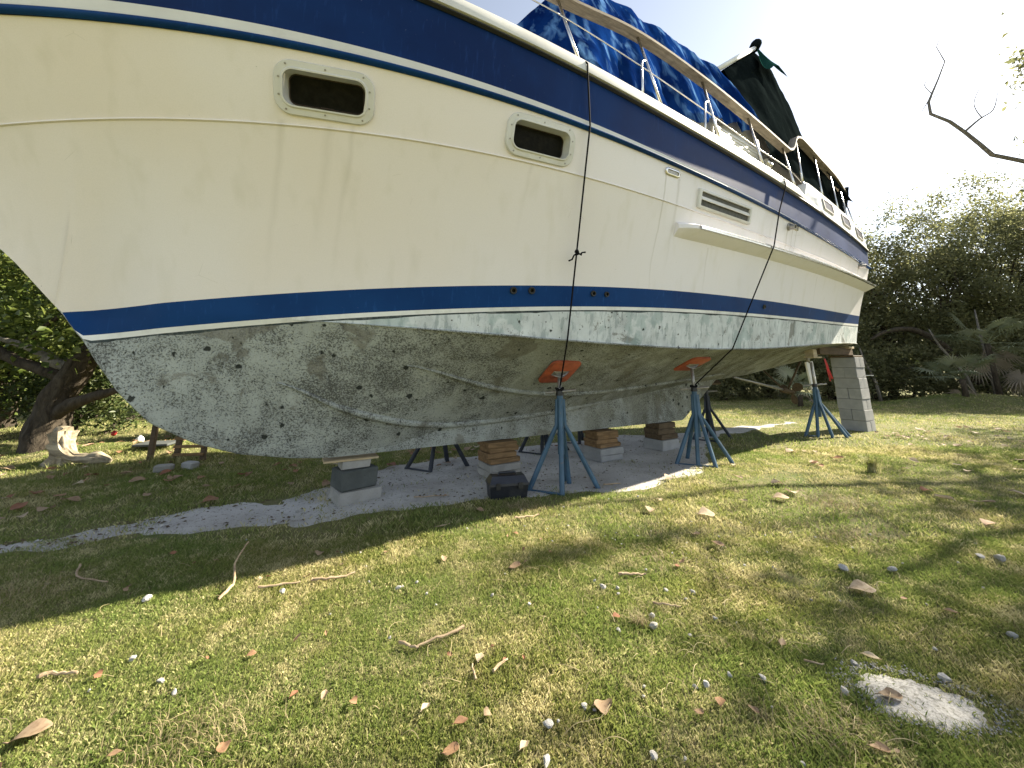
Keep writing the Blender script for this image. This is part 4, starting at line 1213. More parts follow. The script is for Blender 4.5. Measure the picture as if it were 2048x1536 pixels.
def tree(x, y, H, rad, nclus, nper, size, leafm, barkm, label, cat, group, seed, trunk_r=.13, low=.25, squash=.8, spread=.34, stems=1, lean=(0, 0), keep=None, aspect=.5):
    r_ = np.random.default_rng(seed)
    z0 = float(gz(x, y))
    root_ = empty('tree' if cat == 'tree' else 'shrub', (x, y, z0), 0, label, cat, group)
    cz = H * (low + (1 - low) * .5); hz = H * (1 - low) * .5
    q = r_.normal(0, 1, (nclus, 3)); q /= np.linalg.norm(q, axis=1, keepdims=True)
    q *= (r_.uniform(.15, 1, (nclus, 1)) ** .45)
    lump = 1 + .22 * np.sin(3 * np.arctan2(q[:, 1], q[:, 0]) + seed)[:, None] * np.sign(r_.normal(0, 1))
    C_ = q * np.array([rad, rad * squash, hz]) * lump + np.array([lean[0], lean[1], cz])
    C_ = C_[C_[:, 2] > .1]
    if keep is not None: C_ = C_[[keep(c + np.array([x, y, z0])) for c in C_]]
    mb = MB(); fork = np.array([lean[0] * .45, lean[1] * .45, H * (low + .12)])
    for s_ in range(stems):
        b0 = np.array([r_.normal(0, .12) * (s_ > 0) * 2, r_.normal(0, .12) * (s_ > 0) * 2, -.08]); f2 = fork + r_.normal(0, .2, 3) * (s_ > 0) * np.array([2, 2, .6])
        mb.tube(wig(b0, f2, 9, .10, r_), list(np.linspace(trunk_r, trunk_r * .62, 9)), 9)
    mb.build('trunk', barkm, root_, True)
    mb = MB(); idx = r_.permutation(len(C_))[:max(8, min(46, len(C_) // 5))]
    for i in idx:
        c = C_[i]; st_ = fork * r_.uniform(.75, 1.15); st_[2] = min(st_[2], max(c[2] - .1, H * low * .8))
        rr_ = trunk_r * r_.uniform(.16, .42)
        mb.tube(wig(st_, c, 8, .16, r_, .05), list(np.linspace(rr_, .008, 8)), 6)
    mb.build('branches', barkm, root_, True)
    V, F_, rn = leaves(C_, nper, (spread, spread, spread * .8), size, seed + 1, aspect=aspect)
    ok = V[:, 2].reshape(-1, 4).min(1) > .02
    V = V.reshape(-1, 4, 3)[ok].reshape(-1, 3); rn = rn.reshape(-1, 4)[ok].ravel(); i = np.arange(len(V) // 4)[:, None] * 4
    F_ = np.concatenate([i + [0, 1, 2], i + [0, 2, 3]], 1).reshape(-1, 3)
    leaf_obj('crown', V, F_, rn, leafm, root_)
    return root_

# hedge of mangrove trees on the right and behind the stern
GR = 'trees along the right edge of the yard'
for i, a in enumerate([
    (10.2, 17.6, 5.2, 2.6, 190, 70, .15, 'low dark tree seen under the stern between stand and pier'),
    (14.2, 17.8, 6.6, 2.7, 240, 75, .15, 'dark tree directly behind the block pier'),
    (16.6, 17.2, 8.3, 2.2, 210, 60, .15, 'thin-crowned tree standing just right of the boat\'s stern'),
    (19.2, 17.4, 8.6, 2.9, 330, 78, .15, 'broad tree in the middle of the right hedge'),
    (22.8, 17.2, 9.9, 3.3, 380, 80, .15, 'tallest leafy tree at the right end of the hedge'),
    (26.8, 18.6, 10.8, 3.6, 330, 70, .16, 'tree cut by the right edge of the picture'),
    (18.0, 20.5, 7.2, 3.0, 200, 60, .17, 'tree half hidden behind the middle of the hedge'),
    (13.0, 20.5, 6.0, 3.0, 180, 60, .17, 'tree half hidden behind the stern')]):
    x, y, H, rad, nc, npr, sz, lb = a
    tree(x, y, H, rad, nc, npr, sz, M['leaf_right'], M['bark_dark'], lb, 'tree', GR, 100 + i, trunk_r=.16, low=.10, stems=2, spread=.36, aspect=.46)
for i, (x, y, H, rad, lb) in enumerate([(12.6, 15.7, 2.3, 1.5, 'dense shrub behind the foot of the block pier'), (16.4, 15.9, 2.6, 1.7, 'dark shrub between the pier and the fan palm'), (21.2, 15.9, 2.9, 1.9, 'dark shrub at the right edge behind the dry fronds'), (8.6, 16.0, 1.9, 1.3, 'shrub seen between the second stand and the third'), (6.2, 16.6, 2.4, 1.6, 'shrub seen just behind the second stand'), (10.6, 16.4, 2.0, 1.4, 'shrub seen right behind the third stand'), (14.5, 16.0, 2.2, 1.5, 'shrub right of the pier under the arching limb'), (18.6, 15.6, 2.5, 1.7, 'shrub behind the leaning pale trunk'), (23.4, 16.4, 3.2, 2.0, 'shrub cut by the right edge of the picture')]):
    tree(x, y, H, rad, 130, 60, .12, M['leaf_right'], M['bark_dark'], lb, 'shrub', 'shrubs at the foot of the right hedge', 140 + i, trunk_r=.06, low=.02, stems=3, spread=.26)
# far wood closing the horizon
V_, F_, R_n = [], [], []
far_c = []
r_ = np.random.default_rng(77)
for i in range(900):
    a = r_.uniform(-1.25, 1.35); d = r_.uniform(36, 62); hgt = 5.5 + 2.5 * math.sin(a * 7) + 1.5 * math.sin(a * 17 + 1)
    far_c.append((d * math.sin(a), d * math.cos(a), r_.uniform(0.2, 1) ** .7 * hgt))
V_, F_, rn = leaves(np.array(far_c), 70, (1.1, 1.1, .9), .55, 78, aspect=.7)
fw = leaf_obj('far_wood', V_, F_, rn, M['leaf_dark'], None); tag(fw, 'distant belt of dark trees closing the yard', 'wood', kind='stuff')

# left: sprawling dark sea grape with its own limbs
sg = empty('tree', gpos(-6.86, 6.0), 0, 'old sea grape with a thick twisted dark trunk behind the stump', 'tree', 'trees behind the bow')
def rel(P_): return [(p[0] + 6.86, p[1] - 6.0, p[2]) for p in P_]
knobbly(rel([(-6.84, 6.0, -.12), (-6.88, 6.0, .28), (-6.85, 6.02, .63), (-6.70, 6.0, .99), (-6.50, 5.98, 1.34), (-6.22, 6.0, 1.62), (-5.9, 6.1, 2.0)]), [.32, .22, .19, .18, .16, .13, .07], 31, 26, .14, .07).build('trunk', M['bark_dark'], sg, True)
for i, (pts, rr_) in enumerate([([(-6.82, 5.98, .46), (-6.52, 5.9, .63), (-6.17, 5.85, .75), (-5.86, 5.8, .83), (-5.3, 5.7, .98), (-4.8, 5.6, 1.2)], [.11, .09, .07, .055, .035, .015]),
                                 ([(-6.70, 6.0, 1.02), (-6.94, 5.95, 1.10), (-7.36, 5.85, 1.27), (-7.89, 5.8, 1.53), (-8.5, 5.7, 1.9)], [.10, .09, .075, .06, .02]),
                                 ([(-6.62, 6.0, 1.16), (-6.9, 5.9, 1.27), (-7.10, 5.85, 1.42), (-7.34, 5.8, 1.52), (-7.7, 5.75, 1.62)], [.09, .085, .07, .05, .02]),
                                 ([(-7.3, 5.8, 1.50), (-7.08, 5.75, 1.68), (-6.8, 5.7, 1.88), (-6.5, 5.7, 2.1)], [.045, .035, .03, .012]),
                                 ([(-6.3, 6.0, 1.5), (-6.0, 5.9, 1.45), (-5.7, 5.8, 1.3), (-5.5, 5.75, 1.15)], [.06, .04, .025, .01])]):
    knobbly(rel(pts), rr_, 40 + i, 10, .14).build('limb', M['bark_grey'] if i in (2,) else M['bark_dark'], sg, True)
r_ = np.random.default_rng(55)
C_ = []
while len(C_) < 300:
    p = np.array([r_.uniform(-10.2, -4.4), r_.uniform(5.3, 8.2), r_.uniform(1.35, 3.5)])
    q = ((p[0] + 7.1) / 3.0) ** 2 + ((p[1] - 6.6) / 1.6) ** 2 + ((p[2] - 2.35) / 1.15) ** 2
    if .25 < q < 1.05: C_.append(p - np.array([-6.86, 6.0, 0]))
V_, F_, rn = leaves(np.array(C_), 62, (.24, .24, .17), .105, 56, aspect=.72)
leaf_obj('crown', V_, F_, rn, M['leaf_sun'], sg)
GL = 'trees behind the bow'
for i, (x, y, H, rad, nc, lb, lf_) in enumerate([
    (-10.8, 8.6, 4.0, 2.0, 210, 'leafy tree at the left edge beyond the sea grape', 'leaf_sun'),
    (-9.6, 12.5, 4.6, 2.4, 230, 'dark tree behind the twisted trunk', 'leaf_dark'),
    (-6.4, 12.8, 3.2, 2.2, 190, 'dark tree between the twisted trunk and the bow', 'leaf_dark'),
    (-3.0, 13.4, 2.7, 2.2, 170, 'dark tree just behind the forefoot', 'leaf_dark'),
    (0.6, 15.0, 2.8, 2.3, 150, 'tree hidden behind the hull amidships', 'leaf_dark'),
    (-13.6, 10.6, 6.0, 2.8, 230, 'tall tree at the far left behind the leafy one', 'leaf_dark'),
    (4.4, 17.6, 3.2, 2.4, 150, 'tree behind the hull near the stern', 'leaf_dark')]):
    tree(x, y, H, rad, nc, 66, .12, M[lf_], M['bark_dark'], lb, 'tree', GL, 200 + i, trunk_r=.13, low=.12, stems=2, spread=.30, aspect=.6)
for i, (x, y, H, rad, lb) in enumerate([(-8.3, 7.7, 1.5, 1.0, 'low bush behind the stump'), (-5.3, 8.0, 1.3, .8, 'low bush behind the wooden rack'), (-10.2, 6.6, 1.6, .9, 'low bush at the left edge')]):
    tree(x, y, H, rad, 90, 60, .09, M['leaf_dark'], M['bark_dark'], lb, 'shrub', 'bushes behind the bow', 230 + i, trunk_r=.05, low=.02, stems=3, spread=.2)

# tree to the right of the viewer: one bare limb and a few leaves reach into view, its crown shades the grass
def outside(c):
    d = c[1] * .978 + (c[2] - CAM_H) * .208
    return c[0] > 1.40 * d + .25
shade = tree(13.3, 7.2, 8.6, 3.6, 210, 60, .14, M['leaf_right'], M['bark_grey'], 'tree at the right whose bare limb crosses the sky', 'tree', None, 300, trunk_r=.24, low=.45, squash=1.0, lean=(-.4, -.3), spread=.42, keep=outside)
bl = [((15.0 - 13.3, 7.6 - 7.2, 4.2), (14.25 - 13.3, .8, 4.91), (12.44 - 13.3, .8, 5.58), (11.69 - 13.3, .8, 5.83), (11.01 - 13.3, .8, 5.99), (10.79 - 13.3, .8, 6.27), (10.52 - 13.3, .8, 6.58), (10.24 - 13.3, .8, 6.85), (9.84 - 13.3, .8, 7.05), (9.86 - 13.3, .8, 7.36), (9.99 - 13.3, .8, 7.59), (10.22 - 13.3, .8, 7.97), (10.51 - 13.3, .8, 8.49), (10.40 - 13.3, .8, 8.9), (10.63 - 13.3, .8, 9.34))]
MB().tube([(0.1, .2, 4.0), (.5, .6, 4.5)] + [q for q in bl[0][1:]], [.08, .075, .065, .055, .05, .046, .042, .038, .036, .032, .028, .022, .016, .012, .008, .005], 8).build('bare_limb', M['bark_grey'], shade, True)
for P_, r0 in (([(10.52, 6.58), (11.02, 6.95), (11.49, 7.25), (11.8, 7.79)], .026), ([(11.02, 6.95), (11.0, 7.21), (11.1, 7.5), (11.53, 8.11)], .014), ([(9.99, 7.59), (9.93, 7.86), (10.13, 8.11)], .012), ([(9.99, 7.5), (10.2, 7.62), (10.48, 7.86)], .010), ([(9.86, 7.4), (9.78, 7.25), (9.74, 7.15)], .012)):
    q = crs([(a - 13.3, .8 + .05 * k_, z) for k_, (a, z) in enumerate(P_)], 4)
    MB().tube(q, list(np.linspace(r0, .005, len(q))), 6).build('bare_twig', M['bark_grey'], shade, True)
V_, F_, rn = leaves(np.array([(12.35, 8.0, 8.3), (12.55, 8.1, 8.6), (12.3, 8.0, 7.9), (12.75, 8.1, 8.95), (12.9, 8.2, 8.2)]) - np.array([13.3, 7.2, 0]), 45, (.18, .15, .22), .13, 302, aspect=.4)
leaf_obj('leafy_twigs', V_, F_, rn, M['leaf_right'], shade)
MB().tube([(0.3, .5, 6.2), (-.3, .8, 7.4), (-.75, .85, 8.2), (-.95, .8, 8.4)], [.05, .03, .015, .006], 6).build('leafy_branch', M['bark_grey'], shade, True)
tree(20.0, 10.4, 9.2, 3.6, 170, 60, .15, M['leaf_right'], M['bark_grey'], 'second tree beyond the right edge casting shade on the yard', 'tree', None, 310, trunk_r=.22, low=.30, spread=.42, keep=outside)

# fan palms
def fan(mb, base, dirv, size, r_, n=26, spread=150):
    d = Vector(dirv).normalized(); u = d.cross(Vector((0, 0, 1)))
    if u.length < .1: u = Vector((1, 0, 0))
    u.normalize(); w = u.cross(d).normalized()
    for i in range(n):
        a = R(-spread / 1 + 2 * spread * i / (n - 1)); ax = (d * math.cos(a) + u * math.sin(a)).normalized()
        L_ = size * (1 - .18 * abs(a) / 2.6) * r_.uniform(.85, 1.05); e = ax.cross(w).normalized() * size * .035
        b = Vector(base); m_ = b + ax * L_ * .55 + w * size * .05; tp = b + ax * L_ - Vector((0, 0, 1)) * L_ * r_.uniform(.05, .28)
        mb.add([b - e * .3, b + e * .3, m_ + e, m_ - e, tp], [(0, 1, 2, 3), (3, 2, 4)])
def palm(x, y, fronds, size, stem_h, label, dry=0, seed=0):
    r_ = np.random.default_rng(seed)
    root_ = empty('fan_palm', gpos(x, y), 0, label, 'palm', 'fan palms along the right hedge')
    MB().tube([(0, 0, -.05), (.02, 0, stem_h * .5), (.03, .02, stem_h)], [.09, .07, .08], 8).build('stem', M['bark_dark'], root_, True)
    for i in range(fronds):
        a = 2 * math.pi * i / fronds + r_.uniform(-.3, .3); el = r_.uniform(-.1, 1.0)
        isd = i < dry
        if isd: el = r_.uniform(-1.1, -.5)
        d = Vector((math.cos(a) * math.cos(el), math.sin(a) * math.cos(el), math.sin(el))); L_ = size * r_.uniform(.7, 1.0)
        b0 = Vector((.03, .02, stem_h)); tip = b0 + d * L_
        mb = MB().tube([b0, b0 + d * L_ * .5 + Vector((0, 0, .04)), tip], [.016, .012, .008], 6)
        fan(mb, tip, d + Vector((0, -.25, 0)), size * .62, r_)
        fo_ = mb.build('frond', M['palm_dry' if isd else 'palm'], root_)
        at = fo_.data.attributes.new('rnd', 'FLOAT', 'POINT'); at.data.foreach_set('value', np.full(len(fo_.data.vertices), r_.uniform(.2, .9), np.float32))
palm(14.9, 13.1, 11, .95, .55, 'fan palm with pale spiky fronds right of the block pier', 2, 1)
palm(9.5, 13.2, 9, .8, .45, 'fan palm seen under the stern left of the third stand', 1, 2)
palm(18.2, 13.4, 12, 1.15, 1.5, 'fan palm with brown hanging fronds at the right edge', 6, 3)
palm(17.0, 13.9, 10, 1.1, 1.9, 'taller fan palm left of the one with brown fronds', 3, 4)
# pale bare trunks in the hedge
for i, (x, y, h_, dx) in enumerate([(13.75, 14.9, 2.0, -.35), (17.7, 14.6, 3.4, .15), (16.9, 14.5, 2.6, -1.1)]):
    o = MB().tube([(0, 0, -.05), (dx * .2, 0, h_ * .35), (dx * .75, .1, h_ * .75), (dx, .1, h_)], [.06, .05, .04, .02], 8).build('bare_trunk', M['bark_grey'], None, True, gpos(x, y), 0)
    tag(o, ('slim pale trunk close behind the block pier', 'straight pale trunk beside the tall fan palm', 'leaning pale trunk above the spiky fan palm')[i], 'tree trunk')
# arching dark limb right of the stern
o = knobbly([(0, 0, 0), (-.6, 0, .9), (-1.3, 0, 1.7), (-2.2, 0, 2.1), (-3.2, 0, 2.0), (-3.8, 0, 1.7)], [.16, .14, .12, .10, .07, .04], 61, 10, .12).build('fallen_limb', M['bark_dark'], None, True, gpos(17.9, 15.2, .6), 0)
tag(o, 'thick dark arching limb in the hedge right of the stern', 'branch')

# ------------------------------------------------------------------ grass
def in_view(x, y):
    d = y * .978 - CAM_H * .208
    return (np.abs(x) < 1.36 * d + .35) & (d > .9)
def blades(n, y0, y1, hgt, wid, seed, power=1.0, outside_view=False):
    r_ = np.random.default_rng(seed)
    y = y0 + (y1 - y0) * r_.uniform(0, 1, n) ** power
    x = r_.uniform(-1, 1, n) * (1.36 * (y * .978) + .3)
    if outside_view: x = r_.uniform(-9.5, 13, n)
    tc = vnoise(x * 7, y * 7, 41); keep = ~in_view(x, y) if outside_view else in_view(x, y)
    sm = sand_mask(x, y); pm = patch_mask(x, y)
    sb_, _ = to_boat(x, y)
    p = np.where(sm > .05, .03 + .35 * (vnoise(x * 4, y * 4, 44) > np.where(sb_ < 0, .25, .95)), np.where(sm > -.06, .45, 1.0)) * np.where(pm > .05, .05, np.where(pm > .02, .22, np.where(pm > -.01, .7, 1)))
    bare = vnoise(x * 1.6, y * 1.6, 43)
    p = p * np.where(bare > .85, .30, 1.0) * np.where(vnoise(x * 3.1, y * 3.1, 47) > 1.0, .4, 1.0)
    keep &= r_.uniform(0, 1, n) < p
    x, y, tc = x[keep], y[keep], tc[keep]; n = len(x)
    z = gz(x, y)
    lush = .75 + .28 * np.clip(vnoise(x * 1.1, y * 1.1, 42), -1, 1.4)
    hh = hgt * lush * r_.uniform(.45, 1.25, n) * (1 + .25 * np.clip(tc, -1, 1))
    a = r_.uniform(0, 2 * np.pi, n); ln_ = r_.uniform(.15, 1.15, n) * hh
    dx, dy = np.cos(a) * ln_, np.sin(a) * ln_
    w = wid * r_.uniform(.6, 1.3, n); b = r_.uniform(0, 2 * np.pi, n); ex, ey = np.cos(b) * w, np.sin(b) * w
    p0 = np.stack([x - ex, y - ey, z - .006], 1); p1 = np.stack([x + ex, y + ey, z - .006], 1)
    p2 = np.stack([x + dx * .45 + ex * .6, y + dy * .45 + ey * .6, z + hh * .62], 1)
    p3 = np.stack([x + dx, y + dy, z + hh * .95], 1)
    V = np.stack([p0, p1, p2, p3], 1).reshape(-1, 3); i = np.arange(n)[:, None] * 4
    F_ = np.concatenate([i + [0, 1, 2], i + [0, 2, 3]], 1).reshape(-1, 3)
    rn = np.repeat(np.clip(r_.normal(.45, .28, n), 0, 1), 4)
    return V, F_, rn
def margin(n, seed):
    V_, F_, rn = blades(n, -1.5, 9.0, .034, .0024, seed, 1.0, True); return V_, F_, rn
parts_ = [margin(260000, 9), blades(400000, 1.2, 3.2, .027, .0012, 1, .9), blades(230000, 3.0, 6.5, .036, .0023, 2, .85), blades(180000, 6.2, 17.5, .050, .006, 3, .8)]
off = 0; VV, FF, RR = [], [], []
for V_, F_, rn in parts_:
    VV.append(V_); FF.append(F_ + off); RR.append(rn); off += len(V_)
gr = leaf_obj('grass', np.concatenate(VV), np.concatenate(FF), np.concatenate(RR), M['grass'], None)
tag(gr, 'short patchy lawn with dry straw showing through', 'grass', kind='stuff')

# ------------------------------------------------------------------ litter on the grass
def leaf_mesh(name, L_, W_, curl, fold_, seed, lobes=0.0):
    r_ = np.random.default_rng(seed); P_ = []
    for t in (0, .06, .2, .38, .56, .74, .9, 1):
        w = W_ * (max(math.sin(math.pi * t), 0.02) ** .55) * (1 + lobes * math.sin(9 * t + seed))
        row = []
        for v in (-1, -.5, 0, .5, 1):
            zz_ = abs(v) * fold_ * w + curl * (t - .5) ** 2 * 2 * L_ + .06 * L_ * math.sin(5 * t + 2.2 * v + seed) * abs(v)
            row.append(((t - .5) * L_, v * w * .5, zz_ + .004))
        P_.append(row)
    mb = MB().grid(np.array(P_)); mb.tube([(-.5 * L_, 0, curl * .5 * L_ + .004), (-.66 * L_, .01, .006)], [.003, .002], 5)
    me = bpy.data.meshes.new(name); me.from_pydata(mb.v, [], mb.f); me.materials.append(M['fallen']); me.shade_smooth()
    return me
k = NT('pale_dry_leaf'); oi = k.n('ShaderNodeObjectInfo').outputs['Random']
c = k.mix(oi, (.50, .42, .31), (.40, .29, .20)); c = k.mix(k.ramp(oi, .75, .95), c, (.36, .17, .10)); c = k.mix(k.ramp(k.noise(k.coord(), 35, 5), .5, .75, 0, .5), c, (.22, .16, .11))
k.set(c, .75, spec=.15); k.translucent(c, .2); M['fallen_pale'] = k.m
LM = [leaf_mesh('fallen_leaf', .13, .100, .10, .06, 1, .05), leaf_mesh('fallen_leaf', .13, .080, .22, .22, 2, .14), leaf_mesh('fallen_leaf', .14, .115, -.08, .10, 3, .10), leaf_mesh('fallen_leaf', .12, .055, .15, .4, 4, .08), leaf_mesh('fallen_leaf', .12, .105, .28, -.06, 5, .18)]
LP = []
for m_ in LM:
    q = m_.copy(); q.materials.clear(); q.materials.append(M['fallen_pale']); LP.append(q)
def put_leaf(x, y, sc, yaw, k, label, group, tilt=(0, 0), dz=.018, pale=False):
    o = bpy.data.objects.new('fallen_leaf', (LP if pale else LM)[k]); COL.objects.link(o)
    o.location = (x, y, float(gz(x, y)) + dz); o.rotation_euler = (R(tilt[0]), R(tilt[1]), R(yaw)); o.scale = (sc, sc, sc)
    return tag(o, label, 'leaf', group)
GLF = 'dry leaves lying singly on the lawn'
NAMED = [(.34, 1.72, .80, 12, 4, 'large curled tan leaf beside a white pebble at the bottom centre'), (2.01, 2.52, 1.25, -20, 2, 'broad flat tan leaf on the right lawn'),
         (1.47, 1.79, .85, -8, 1, 'curled brown leaf lying on the white sand patch'), (.02, 2.69, .85, 40, 0, 'pale tan leaf pair in the middle of the sunlit lawn'),
         (1.58, 1.99, .75, -35, 3, 'pale yellowish leaf touching the upper edge of the white sand patch'), (.78, 1.73, .42, 70, 2, 'small orange leaf left of the grey pebbles, lower right'),
         (-1.67, 1.63, 1.0, 35, 2, 'big orange-tan leaf at the lower left corner'), (.88, 1.69, .40, -50, 1, 'small dark red leaf next to the orange one'),
         (-.14, 1.97, .45, 80, 2, 'small round pinkish leaf near the forked stick'), (.04, 1.57, .55, 55, 3, 'narrow curled orange leaf at the bottom edge'),
         (-.18, 1.66, .62, 20, 3, 'folded tan leaf near the bottom, left of centre'), (-.09, 1.70, .40, 120, 4, 'crumpled brown leaf just above the folded tan one'),
         (-.60, 1.75, .38, 80, 4, 'small purple-brown leaf in the lower left lawn'), (-.72, 1.77, .42, 95, 1, 'upright dark red leaf in the lower left lawn'),
         (-.32, 1.72, .55, 60, 3, 'long twisted pale leaf left of the folded tan one'), (1.20, 1.54, .62, -15, 1, 'pinkish leaf cut by the bottom edge at the right'),
         (-.96, 1.57, .45, -50, 2, 'orange leaf at the bottom edge, left'), (-1.30, 1.55, .45, 20, 3, 'pale curled leaf near the bottom left corner'),
         (-.03, 1.95, .35, 65, 3, 'narrow tan leaf right of the round pinkish one'), (.05, 1.96, .32, 95, 3, 'thin orange leaf standing beside a white chip'),
         (-.20, 1.56, .6, 30, 0, 'tan and red leaf at the bottom edge near the centre'), (1.39, 3.22, .65, 10, 1, 'red-brown leaf in the green grass right of the stands'),
         (-.28, 3.69, .7, 0, 2, 'red leaf at the edge of the hull shadow below the toolbox'), (2.27, 2.29, .6, -30, 3, 'pinkish folded leaf beside two pebbles on the right'),
         (-1.31, 2.94, .7, 20, 4, 'orange-brown leaf by the pale rubble at the shadow edge'), (-1.14, 1.98, .38, 30, 2, 'small orange leaf in the left sunlit grass'),
         (-.66, 4.08, .6, -8, 1, 'orange leaf lying on the sand left of the toolbox'), (2.15, 2.42, .4, 15, 0, 'small pale leaf under the broad tan one')]
for x, y, sc, yaw, k_, lb in NAMED:
    on_sand = 'white sand patch' in lb and 'lying' in lb
    put_leaf(x, y, sc * .72, yaw, k_, lb, GLF, (0, 0) if on_sand else (random.uniform(-8, 8), random.uniform(-8, 8)), .010 if on_sand else .022)
r_ = np.random.default_rng(91)
cnt = 0
while cnt < 165:                                    # litter in the shade beyond the keel and round the bow
    x = r_.uniform(-7.0, 1.2); y = r_.uniform(3.3, 7.4)
    s_, b_ = to_boat(x, y)
    if b_ > -.45 or not in_view(np.array(x), np.array(y)): continue
    if sand_mask(np.array(x), np.array(y)) > .1 and r_.uniform() > .25: continue
    put_leaf(x, y, r_.uniform(.5, 1.05), r_.uniform(0, 360), int(r_.integers(0, 5)), 'dry leaf in the leaf litter on the shaded ground beyond the keel', 'leaf litter beyond the keel', (r_.uniform(-14, 14), r_.uniform(-14, 14)), .032); cnt += 1
cnt = 0
while cnt < 70:                                     # pale leaves far right
    x = r_.uniform(1.2, 11.0); y = r_.uniform(3.0, 10.5); s_, b_ = to_boat(x, y)
    if b_ < 1.0 or not in_view(np.array(x), np.array(y)): continue
    put_leaf(x, y, r_.uniform(.5, 1.2), r_.uniform(0, 360), int(r_.integers(0, 5)), 'pale dry leaf scattered on the lawn right of the stands', 'leaves on the right lawn', (r_.uniform(-12, 12), r_.uniform(-12, 12)), .032, True); cnt += 1
cnt = 0
while cnt < 34:
    x = r_.uniform(-2.6, 1.3); y = r_.uniform(1.5, 3.2)
    if not in_view(np.array(x), np.array(y)): continue
    put_leaf(x, y, r_.uniform(.16, .34), r_.uniform(0, 360), int(r_.integers(0, 5)), 'scrap of dry leaf on the foreground lawn', 'leaf scraps in the foreground', (r_.uniform(-30, 30), r_.uniform(-30, 30)), .022); cnt += 1

# white coral pebbles
def stone_mesh(seed):
    import bmesh
    r_ = np.random.default_rng(seed); bm = bmesh.new(); bmesh.ops.create_icosphere(bm, subdivisions=2, radius=1.0)
    d = r_.normal(0, 1, (11, 3)); d /= np.linalg.norm(d, axis=1, keepdims=True); w = r_.uniform(.38, .8, 11)
    for v in bm.verts:
        p = np.array(v.co); k_ = 1.0
        for q, ww in zip(d, w):
            t = float(p @ q)
            if t > ww: p = p - q * (t - ww) * .9
        p = p * (1 + r_.normal(0, .07)); v.co = (p[0] * 1.15, p[1] * .9, p[2] * .78)
    me = bpy.data.meshes.new('pebble'); bm.to_mesh(me); bm.free(); me.materials.append(M['stone'])
    return me
SM = [stone_mesh(i) for i in range(5)]
def put_stone(x, y, r0, label, group, k_):
    o = bpy.data.objects.new('pebble', SM[k_]); COL.objects.link(o)
    r0 *= .80; o.location = (x, y, float(gz(x, y)) + r0 * .40 + .010); o.scale = (r0, r0 * random.uniform(.8, 1.1), r0 * random.uniform(.8, 1.1)); o.rotation_euler = (random.uniform(-.5, .5), random.uniform(-.5, .5), random.uniform(0, 6.28))
    return tag(o, label, 'stone', group)
GS = 'white coral stones on the lawn'
ST_N = [(-1.99, 2.40, .034, 'largest white stone at the hull shadow edge on the left'), (-1.29, 2.47, .022, 'white stone under the two thin sticks'), (-.65, 2.50, .022, 'lone white stone in the sunlit grass left of centre'),
        (-1.65, 1.97, .020, 'white stone in the lower left lawn'), (-1.42, 1.85, .017, 'small white stone below the other lower-left one'), (.69, 2.17, .034, 'large white stone against the straw tuft'),
        (.71, 2.26, .026, 'smaller stone just behind the large one by the straw tuft'), (1.03, 2.50, .022, 'white stone right of the dark twig'), (1.03, 2.26, .020, 'white stone right of the straw tuft'),
        (.13, 1.66, .024, 'round white stone at the bottom centre'), (.27, 1.73, .018, 'white pebble touching the large curled leaf'), (.51, 2.14, .017, 'white pebble left of the straw tuft'),
        (.52, 2.51, .023, 'greyish stone left of its white twin'), (.60, 2.50, .021, 'white stone right of its greyish twin'), (.88, 2.51, .019, 'white pebble below the dark twig'),
        (1.02, 1.86, .023, 'pale grey stone left of the sand patch'), (1.30, 1.80, .025, 'flat white stone touching the sand patch on its left'), (1.78, 1.885, .032, 'dark grey stone behind the sand patch'),
        (2.10, 2.75, .040, 'white lump above the broad tan leaf'), (2.40, 2.75, .032, 'grey stone right of the white lump'), (2.36, 2.12, .030, 'grey-white stone at the right edge'),
        (.77, 1.82, .019, 'white stone in the lower right lawn'), (.72, 1.81, .015, 'smaller pebble left of that lower-right stone'), (1.48, 1.97, .020, 'grey pebble above the sand patch'),
        (.84, 2.12, .013, 'tiny white pebble below the straw tuft'), (.52, 1.81, .013, 'tiny white pebble above the curled tan leaf'), (.46, 1.54, .020, 'white stone at the bottom edge'), (.11, 1.53, .022, 'white stone cut by the bottom edge'),
        (3.20, 2.84, .045, 'grey stone at the far right in the grass'), (3.12, 2.88, .030, 'white stone beside the far right grey one')]
for i, (x, y, r0, lb) in enumerate(ST_N): put_stone(x, y, r0, lb, GS, i % 5)
r_ = np.random.default_rng(17)
for i in range(120):
    if i < 85:
        x, y = r_.normal(1.3, .9), r_.normal(3.0, .7)
    else:
        x, y = r_.uniform(-2.2, 2.2), r_.uniform(1.5, 4)
    if y < 1.5 or not in_view(np.array(x), np.array(y)): continue
    put_stone(x, y, r_.uniform(.006, .017), 'tiny white coral chip scattered in the grass', 'coral chips in the grass', i % 5)
for i in range(60):
    s_ = r_.uniform(-2.2, 4.6); n0, f0 = sand_edges(np.array([s_])); b_ = float(f0[0]) + (float(n0[0]) - float(f0[0])) * r_.uniform(.15, .9); x, y = from_boat(s_, b_)
    put_stone(float(x), float(y), r_.uniform(.008, .022), 'small chip lying on the sand strip under the keel', 'chips on the sand strip', i % 5)
